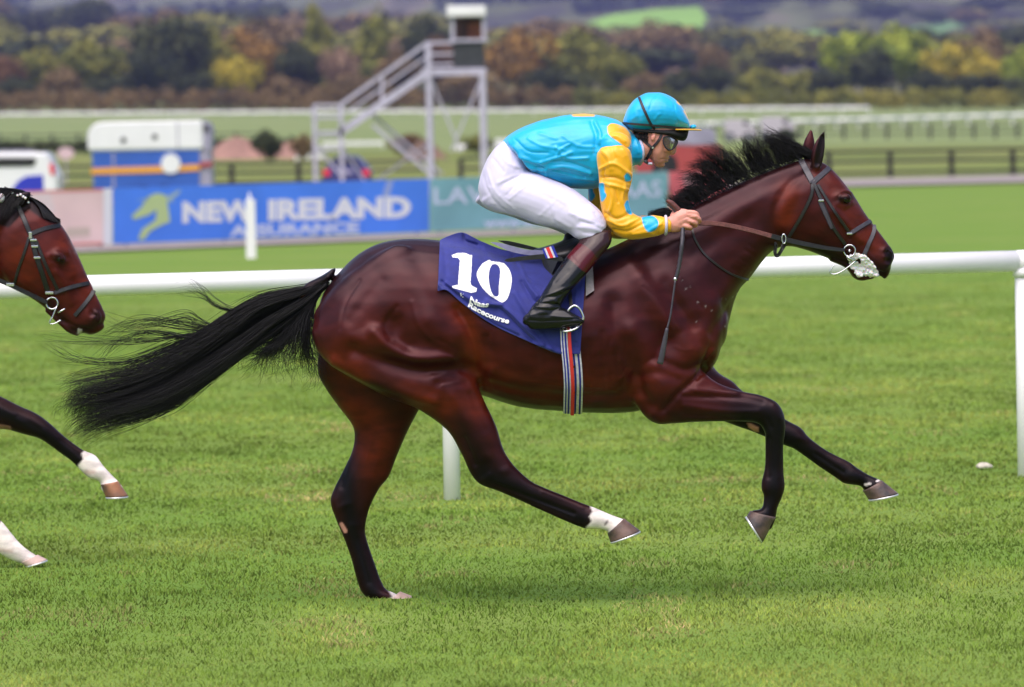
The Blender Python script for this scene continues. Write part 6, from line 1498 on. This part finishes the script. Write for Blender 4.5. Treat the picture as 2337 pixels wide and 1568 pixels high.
V = sculpt(V, Q, [(zB([(740,1300),(700,1298),(660,1310)]), 1.6, -3.2), (zB([(790,1240),(800,1225)]), 1.8, -2.0), (zB([(830,1180),(845,1215),(800,1235)]), 3, 1.5), (zB([(700,1180),(640,1240),(640,1320)]), 4, -1.2), (zB([(560,1180),(620,1200)]), 9, 1.5),
    (zB([(540,1300),(600,1380)]), 6, 1.2), (zB([(520,900),(560,880),(585,920),(560,960)]), 1.6, -2.2), (zB([(500,880),(540,860),(590,880)]), 1.6, 1.5), (zB([(490,900),(500,960),(540,980)]), 1.6, 1.4), (zB([(760,1330),(720,1360)]), 2, -1.2),
    (zH([(850,760),(980,740)]), 1.6, 1.2), (zH([(700,640),(900,560)]), 2.5, 1.2), (zH([(700,740),(900,660),(1030,620)]), 2, -1.2), (zH([(760,850),(980,700)]), 2, -1.2), (zH([(820,720),(1020,640)]), 1.6, 1.5), (zH([(1020,720),(1170,660)]), 1.6, -2.2), (zH([(620,850),(800,900)]), 3, 1)])
V = smoothv(V, E, 1)
B_BVH = bvh_of(V, Q); J_V, J_Q = V, Q
skin('body', V, Q, M_skin, js)
# eyes and brow hair, short dark hair behind the ear
for s in (-1, 1):
    c = W(1533, 332, D0 + s * .034); Vv, Fc = ball(0, 0, 5, 4, .011, D0, n=10); mesh('eye', Vv - W(0, 0, D0) + c, Fc, M_eye, js, True)
hs = []
for i in range(500):
    x, y = random.uniform(1452, 1480), random.uniform(298, 322) ; c = cast(B_BVH, x, y, .001)
    if c is None: continue
    hs.append(np.array([c, c + np.array([-.003, -.003, -.006]), c + np.array([-.006, -.004, -.014])]))
strands('hair', hs, np.full(len(hs), .0007), M_hair, js)

def wrinkle(V, Q, amp, scale, stretch, seed):
    N_ = normals(V, Q); A_ = V * np.array(stretch); wv = nz(A_, scale, seed, 3); w2 = 1 - np.abs(wv) * 2.2; return V + N_ * (amp * (np.clip(w2, -.5, 1) ** 2) * np.sign(w2) )[:, None]
# silks
shirt_parts = [loft([(1150,322,1192,366,.10),(1162,310,1212,392,.145),(1188,294,1232,404,.165),(1237,276,1262,418,.175),(1298,263,1310,430,.18),(1355,262,1362,429,.185),(1402,272,1402,415,.185),(1428,288,1430,392,.13),(1441,302,1444,378,.08)], D0, 32, power=2.3, cap=.4)]
shirt_parts += [ball(1405, 335, 38, 34, .06, D0, -.16), ball(1405, 335, 38, 34, .06, D0, .16)]
shirt_parts += [loft([(1425,298,1430,378,.085),(1448,306,1447,376,.078),(1462,318,1458,374,.074),(1468,330,1465,370,.07)], D0, 24, cap=.1)]
V, Q = voxunion(shirt_parts, .0045); E = edges_of(Q); V = smoothv(V, E, 8)
V = sculpt(V, Q, [(z2(p), r * .85, a * 1.7) for p, r, a in [([(600,480),(680,580),(740,640)],6,5),([(640,540),(760,590),(900,560),(1010,520)],4,4),([(660,590),(800,640),(960,620),(1150,670)],4.5,5),([(700,640),(860,690),(1010,760)],4,4),([(760,620),(900,650),(1100,700)],3.5,-4),
   ([(900,480),(980,560),(1130,560)],4,4),([(1160,300),(1190,400),(1180,520)],5,-4),([(1180,300),(1220,380),(1215,450)],4,4),([(870,580),(1000,590),(1140,640)],3,-3),([(820,700),(830,640),(790,590)],3,3.5),([(900,560),(930,500),(1000,460)],3,3),
   ([(1040,700),(1180,720)],4,3),([(1280,400),(1360,440),(1430,520)],4,-4),([(1440,400),(1450,500),(1440,590)],4,-3),([(1480,430),(1500,520)],3,3),([(560,440),(620,560),(700,680)],4,3),([(1230,430),(1330,400),(1400,440)],4,3),([(950,400),(1060,470),(1180,480)],4,2.5),([(700,420),(800,470),(960,500)],3.5,2.5),
   ([(600,420),(700,510),(840,520)],3,-2.5),([(780,380),(900,420)],4,2)]])
V = wrinkle(V, Q, .0036, 8, (.55, 1, 1.7), 3); V = smoothv(V, E, 1)
P = proj(V); C = np.tile(np.array(M_blue2), (len(V), 1)) * (1 + .0 * P[:, :1])
paint(P, C, [('poly', catmull(np.array(z2([(1272,330),(1300,308),(1350,315),(1410,345),(1442,400),(1440,460),(1412,486),(1370,455),(1320,420),(1280,385),(1272,330)]), float), 40), 2, M_yel2, 1), ('poly', [(1300,256),(1362,256),(1356,266),(1308,266)], 2, M_yel2, 1)])
skin('silk_shirt', V, Q, M_silkblue, js, C)
MB().tube([W(a, b_, D0 + y) for a, b_, y in [(1452,316,0),(1462,322,-.05),(1467,336,-.066),(1468,352,-.066),(1466,366,-.05),(1460,375,0),(1466,366,.05),(1468,352,.066),(1467,336,.066),(1462,322,.05)]], .0065, 8, True).build('white_collar', M_white, js, True)
def sleeve(dx, yo, name):
    st = [(1370,342,1424,334,.05),(1363,354,1438,346,.060),(1365,386,1444,388,.062),(1367,412,1440,418,.056),(1369,455,1434,446,.055),(1376,490,1440,480,.055),(1386,516,1450,490,.056),(1410,538,1464,495,.055),(1443,546,1478,494,.053),(1489,540,1492,492,.049),(1512,534,1510,495,.042),(1530,529,1528,500,.034)]
    st = [(a + dx, b_, c + dx, d_, e) for a, b_, c, d_, e in st]
    V, Q = voxunion([loft(st, D0, 28, yc=yo, cap=.3)], .0042); E = edges_of(Q); V = smoothv(V, E, 6)
    sk = [(z2(p), r * .85, a * 1.4) for p, r, a in [([(1220,640),(1320,600),(1440,680)],4,5),([(1225,700),(1330,700),(1430,740)],4,-5),([(1230,740),(1320,760),(1420,790)],4,5),([(1250,640),(1240,740),(1250,800)],3,-4),([(1290,760),(1310,860),(1290,940)],4,4),([(1330,780),(1350,880)],3,-4),
       ([(1260,960),(1340,1000),(1440,960)],4,-4.5),([(1280,1010),(1380,1050),(1500,1000)],4,4),([(1320,1080),(1420,1090),(1540,1030)],4,-4),([(1460,1110),(1560,1090),(1660,1040)],4,4),([(1640,1010),(1650,1060),(1640,1110)],3,-4),([(1700,1000),(1712,1050),(1700,1100)],3,-3),([(1230,500),(1280,560),(1300,640)],5,4),([(1380,480),(1420,560),(1440,620)],5,3),([(1300,480),(1330,560)],5,-3),([(1400,760),(1380,860),(1410,940)],4,4),([(1570,1090),(1600,1110)],3,3)]]
    if dx: sk = [([(x + dx, y) for x, y in p], r, a) for p, r, a in sk]
    V = sculpt(V, Q, sk); V = wrinkle(V, Q, .0024, 11, (1.3, 1, .8), 6 + int(abs(dx))); V = smoothv(V, E, 1); P = proj(V); C = np.tile(np.array(M_yel2), (len(V), 1))
    sp = [[(1395,690),(1415,668),(1442,690),(1442,722),(1405,728),(1395,690)], [(1200,742),(1245,742),(1252,800),(1266,835),(1230,876),(1215,800),(1200,742)], [(1395,900),(1412,868),(1436,880),(1452,965),(1415,955),(1395,900)], [(1520,990),(1560,978),(1615,985),(1645,1030),(1625,1078),(1570,1097),(1535,1050),(1520,990)]]
    paint(P, C, [('poly', catmull(np.array(z2(p), float) + np.array([dx, 0]), 30), 2, M_blue2, 1) for p in sp])
    return skin(name, V, Q, M_silkyel, js, C)
sleeve(0, A0, 'sleeve'); sleeve(-26, A1, 'sleeve')
for dx, yo in ((0, A0), (-26, A1)):
    MB().tube([W(1519 + dx - 2 * math.sin(t), 514 - 20.5 * math.cos(t), D0 + yo + .0405 * math.sin(t)) for t in np.linspace(0, 6.283, 26, endpoint=False)], .006, 8, True).build('cuff_band', M_white, js, True)
# breeches
br_parts = [loft([(1142,326,1212,392,.12),(1124,345,1214,408,.155),(1102,385,1206,438,.17),(1092,425,1190,462,.17),(1096,452,1160,482,.15)], D0, 30, power=2.2, cap=.5)]
for s in (-1, 1):
    dx = 0 if s < 0 else -14
    br_parts.append(loft([(1180+dx,388,1100+dx,462,.09,s*.08),(1222+dx,394,1130+dx,480,.095,s*.10),(1268+dx,413,1180+dx,494,.092,s*.125),(1316+dx,437,1226+dx,511,.085,s*.15),(1350+dx,463,1268+dx,520,.076,s*.175),(1372+dx,484,1298+dx,532,.07,s*.19),(1384+dx,508,1310+dx,541,.063,s*.20),(1380+dx,530,1322+dx,546,.057,s*.205)], D0, 26, cap=.3))
V, Q = voxunion(br_parts, .005); E = edges_of(Q); V = smoothv(V, E, 10)
V = sculpt(V, Q, [(z2(p), r, a) for p, r, a in [([(360,660),(430,840),(560,960),(700,1010)],4,-3),([(400,640),(460,800),(600,930)],3,2.2),([(620,640),(700,640),(740,660)],4,-4),([(480,740),(640,680),(800,700)],4,3),([(540,830),(640,720)],3,-2.5),([(560,860),(680,760)],3,2),
   ([(850,900),(870,980),(900,1040)],4,-2),([(820,800),(960,880),(1060,1000)],5,2.5),([(1000,960),(1100,1000),(1230,1060)],4,3.5),([(1060,1060),(1160,1070),(1250,1100)],4,4),([(1080,1020),(1180,1040)],3,-4),([(1100,1100),(1200,1110)],3,-3),([(1150,900),(1220,980)],4,3),([(1180,960),(1240,1040)],3,-3),([(500,520),(560,600),(660,640)],4,3),([(440,560),(520,660)],4,-2),([(900,1000),(1000,1060)],4,3),([(780,980),(900,860)],4,1.5)]])
V = wrinkle(V, Q, .0019, 10, (1, 1, 1), 9); V = smoothv(V, E, 1); skin('breeches', V, Q, M_white, js)
# boots
def boot(s):
    dx = 0 if s < 0 else -14
    leg = [(1396+dx,528,1322+dx,546,.05,s*.215),(1394+dx,556,1318+dx,557,.052,s*.235),(1366+dx,592,1294+dx,584,.053,s*.26),(1340+dx,624,1268+dx,620,.053,s*.285),(1316+dx,650,1249+dx,650,.05,s*.305),(1292+dx,678,1230+dx,681,.045,s*.318),(1280+dx,700,1212+dx,702,.042,s*.325),(1272+dx,722,1205+dx,724,.04,s*.33)]
    foot = [(1203+dx,716,1202+dx,742,.026),(1216+dx,702,1214+dx,752,.036),(1250+dx,700,1248+dx,753,.041),(1284+dx,702,1280+dx,752,.043),(1308+dx,714,1306+dx,748,.042),(1322+dx,722,1322+dx,742,.034),(1330+dx,728,1330+dx,738,.02)]
    V, Q = voxunion([loft(leg, D0, 24), loft(foot, D0, 22, yc=s * .33)], .0042); E = edges_of(Q); V = smoothv(V, E, 8)
    V = sculpt(V, Q, [(zS(p), r, a) for p, r, a in [([(780,830),(900,790),(1050,760),(1260,640)],4,-4),([(820,780),(1000,720),(1250,620)],3.5,4),([(720,880),(850,870),(1040,890)],3,-4),([(700,920),(900,940),(1060,930)],3,3.5),([(760,870),(900,850),(1000,870)],2.5,3),([(800,830),(920,800),(1060,880)],3,3),
        ([(640,1050),(800,1010),(920,1010)],4,2),([(620,1120),(850,1130),(1100,1120),(1350,1090)],2.5,-3),([(960,1060),(1150,1080),(1340,1080)],3,2.5),([(930,950),(935,1100)],1.8,1.2),([(1000,560),(1100,450),(1180,400)],5,-2.5),([(1250,200),(1330,300)],2.2,-1.5)]])
    V = smoothv(V, E, 1); P = proj(V); C = np.tile(np.array((.005, .005, .007)), (len(V), 1)); dx_ = np.array([dx, 0])
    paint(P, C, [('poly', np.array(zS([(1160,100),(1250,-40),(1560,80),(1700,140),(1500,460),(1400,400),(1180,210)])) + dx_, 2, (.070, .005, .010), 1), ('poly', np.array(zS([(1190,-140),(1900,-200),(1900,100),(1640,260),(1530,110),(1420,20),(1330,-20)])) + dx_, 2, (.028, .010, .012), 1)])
    return skin('boot', V, Q, M_boot, js, C)
boot(-1); boot(1)
# helmet with its silk
hp = [loft([(1425,267,1423,282,.03),(1432,250,1431,291,.07),(1444,232,1443,298,.092),(1458,221,1457,302,.104),(1474,213,1474,302,.112),(1494,211.5,1494,301,.114),(1511,212.5,1512,299.5,.11),(1530,220,1531,298.5,.101),(1546,232,1547,298,.088),(1560,249,1560,297.5,.068),(1569,266,1569,297,.046),(1573,280,1573,295,.03)], D0, 30, power=2.05, cap=.15)]
V, Q = voxunion(hp, .0038); E = edges_of(Q); V = smoothv(V, E, 6)
V = sculpt(V, Q, [(zB(p), r, a) for p, r, a in [([(470,480),(520,330),(600,240),(680,205)],2.2,-2.5),([(880,360),(900,560),(950,700)],2.2,-2.0),([(690,210),(780,260),(870,330)],2.2,-2),([(560,640),(600,580),(640,550)],3,2.5),([(300,520),(310,640)],4,-2),([(180,640),(260,580)],3,2),([(500,720),(700,700),(900,720)],3,2),([(880,500),(940,620),(1080,700)],3,2),([(250,780),(400,800),(540,800)],2.5,2.5),([(620,790),(800,790)],2.5,2)]])
V = wrinkle(V, Q, .0012, 16, (1, 1, 1), 12); P = proj(V); C = np.tile(np.array(M_blue2), (len(V), 1)) 
paint(P, C, [('hard', zB([(945,345),(975,375)]), 3.5, M_yel2, 1), ('line', zB([(1050,500),(1090,570),(1115,620)]), 2, M_yel2, 1)])
HV, HQ = V, Q; hel = skin('helmet', V, Q, M_silkblue, js, C); HB = bvh_of(V, Q)
V, Fc = loft([(1540,293.5,1541,298,.085),(1562,293.5,1562,298,.088),(1580,294,1580,298,.076),(1594,295,1594,298.5,.05),(1601,296,1601,298.5,.02)], D0, 20, power=3, cap=0); o = mesh('peak', V, Fc, M_silkyel, hel, True)
a = o.data.color_attributes.new('tint', 'FLOAT_COLOR', 'POINT'); a.data.foreach_set('color', np.tile([*M_yel2, 1], len(V)).astype(np.float32))
V, Fc = ball(1582, 289.5, 8, 5.5, .02, D0, n=12); V = V + np.array([0, 0, 1]) * (nz(V, 90, 1) * .004)[:, None]; o = mesh('silk_bow', V, Fc, M_silkblue, hel, True); a = o.data.color_attributes.new('tint', 'FLOAT_COLOR', 'POINT'); a.data.foreach_set('color', np.tile([*M_blue2, 1], len(V)).astype(np.float32))
def on_helm(name, pts, wpx, m, bv, off=.003, n=26, dflt=-.075):
    for far in (False, True):
        q = catmull(np.array(pts, float), n); P3 = []
        for x, y in q:
            c = cast(bv, x, y, off, None, far)
            if c is None: c = np.array(PV(x, y, D0 + (dflt if not far else -dflt)))
            P3.append(c)
        P3 = np.array(P3); P3[1:-1, 1] = (P3[:-2, 1] + P3[2:, 1] + P3[1:-1, 1]) / 3
        Vv, Fc = ribbon(P3, np.tile([0, 1.0 if far else -1.0, .2], (len(P3), 1)), wpx / 560, .003); mesh(name, Vv, Fc, m, hel)
# elastic band right round the helmet
P3 = []
for t in np.linspace(0, 2 * math.pi, 60, endpoint=False):
    c = W(1498, 286, D0); dr_ = Vector((math.cos(t), math.sin(t), -.10 * math.cos(t) - .02)).normalized(); h = HB.ray_cast(Vector(c.tolist()), dr_)
    if h[0] is not None: P3.append(np.array(h[0] + dr_ * .002))
P3.append(P3[0]); P3 = np.array(P3); Nn = P3 - P3[:-1].mean(0); Nn[:, 2] = 0; Vv, Fc = ribbon(P3, Nn, .0095, .003); mesh('band', Vv, Fc, M_strapb, hel)
on_helm('goggle_strap', zB([(300,275),(345,390),(400,520),(480,690),(560,800),(620,850)]), 6.2, M_strapb, HB)
on_helm('chin_strap', zB([(180,830),(300,925),(400,1010),(510,1110)]), 6.5, M_strapb, B_BVH, .003); on_helm('chin_strap', zB([(670,860),(650,940),(590,1030),(515,1110)]), 6.5, M_strapb, B_BVH, .003)
on_helm('chin_strap', zB([(515,1105),(480,1190),(430,1280),(395,1350)]), 7.5, M_strapb, B_BVH, .005)
c = cast(B_BVH, *zB([(525,1108)])[0], .008, D0 - .07); MB().tube([c, c + np.array([0, -.003, 0])], .004, 12).build('stud', M_steel, hel)
V, Fc = loft([(1469,364,1475,374,.045),(1476,366,1482,376,.05),(1484,372,1486,377,.045)], D0, 14); mesh('chin_cup', V, Fc, M_strapb, hel, True)
V, Fc = loft([(1478,370,1478,376.5,.05),(1488,370.5,1488,376.5,.05)], D0, 14, power=5, cap=0); mesh('chin_buckle', V, Fc, M_white, hel, True)
# dark helmet shell edge and brow pad
V, Fc = loft([(1444,292,1445,301,.078),(1480,294,1480,306,.089),(1508,294,1510,310,.09),(1530,294,1532,314,.085),(1550,295,1551,321,.070),(1566,296,1562,321,.048),(1571,297,1567,316,.022)], D0, 26, cap=.2); mesh('helmet_shell', V, Fc, M_black, hel, True)
# goggles
M_lens = mat('goggle_lens', (.16, .14, .12), rough=.06, trans=.6, spec=.7)
go = MB()
rim = zB([(700,950),(740,925),(820,925),(930,1000),(900,1080),(850,1130),(790,1145),(740,1100),(705,1030)])
rim = catmull(np.array(rim + [rim[0]], float), 34)[:-1]
gp = empty('goggles', PV(1530, 328, D0 - .05), None, None); gp.parent = js; gp.matrix_parent_inverse = parent_inv(js)
def gdep(x, s): return D0 + s * (.084 - .046 * ((x - 1512) / 35) ** 1.8)
for s in (-1, 1):
    P3 = [W(x, y, gdep(max(x, 1512), s)) for x, y in rim]; MB().tube(P3, .0034, 8, True).build('goggle_frame', M_strapb, gp, True)
    c = np.mean(P3, 0) + np.array([.006, s * .006, 0]); Vv = [c] + P3; mesh('goggle_lens', Vv, [(0, k + 1, (k + 1) % len(P3) + 1) for k in range(len(P3))], M_lens, gp, True)
MB().tube([W(1544, 322, D0 - .02), W(1546, 322, D0), W(1544, 322, D0 + .02)], .003, 6).build('goggle_bridge', M_strapb, gp, True)

# ---------------------------------------------------------------- whip in the near hand
wp = empty('whip', PV(1550, 560, D0 - .2), 'long black riding whip with a padded flap held in the near hand of the jockey', 'whip')
yw = D0 + A0 + .004
q = catmull(np.array([(1526,464),(1542,480),(1556,505),(1558,530),(1555,570),(1549,610),(1541,640)], float), 40); kk = len(q); ww = np.linspace(0, 1, kk)
MB().tube([W(a, b_, yw - .05 * min(1, max(0, (b_ - 500) / 60))) for a, b_ in q], [.0105 + .0012 * math.sin(i * 2.6) - .003 * i / kk for i in range(kk)], 10).build('handle', M_greyleather, wp, True)
V, Fc = loft([(1521,461,1530,456,.014),(1527,468,1538,460,.016),(1546,487,1556,478,.014)], D0, 14, yc=A0 + .004); mesh('butt', V, Fc, M_brownrein, wp, True)
q = catmull(np.array([(1541,640),(1537,670),(1530,720),(1522,752)], float), 16); MB().tube([W(a, b_, yw - .06 - .02 * i / 16) for i, (a, b_) in enumerate(q)], .0042, 8).build('shaft', M_greyleather, wp, True)
c = W(1541, 637, yw - .055); MB().tube([c + np.array([0, 0, .006]), c - np.array([0.001, 0, .007])], .0075, 12).build('collar', M_steel, wp, True)
V, Fc = loft([(1519,748,1526,750,.007),(1512,775,1523,777,.008),(1505,805,1518,808,.008),(1499,829,1513,832,.006)], D0, 14, power=3, yc=A0 - .08, cap=.2); mesh('flap', V, Fc, M_greyleather, wp, True)
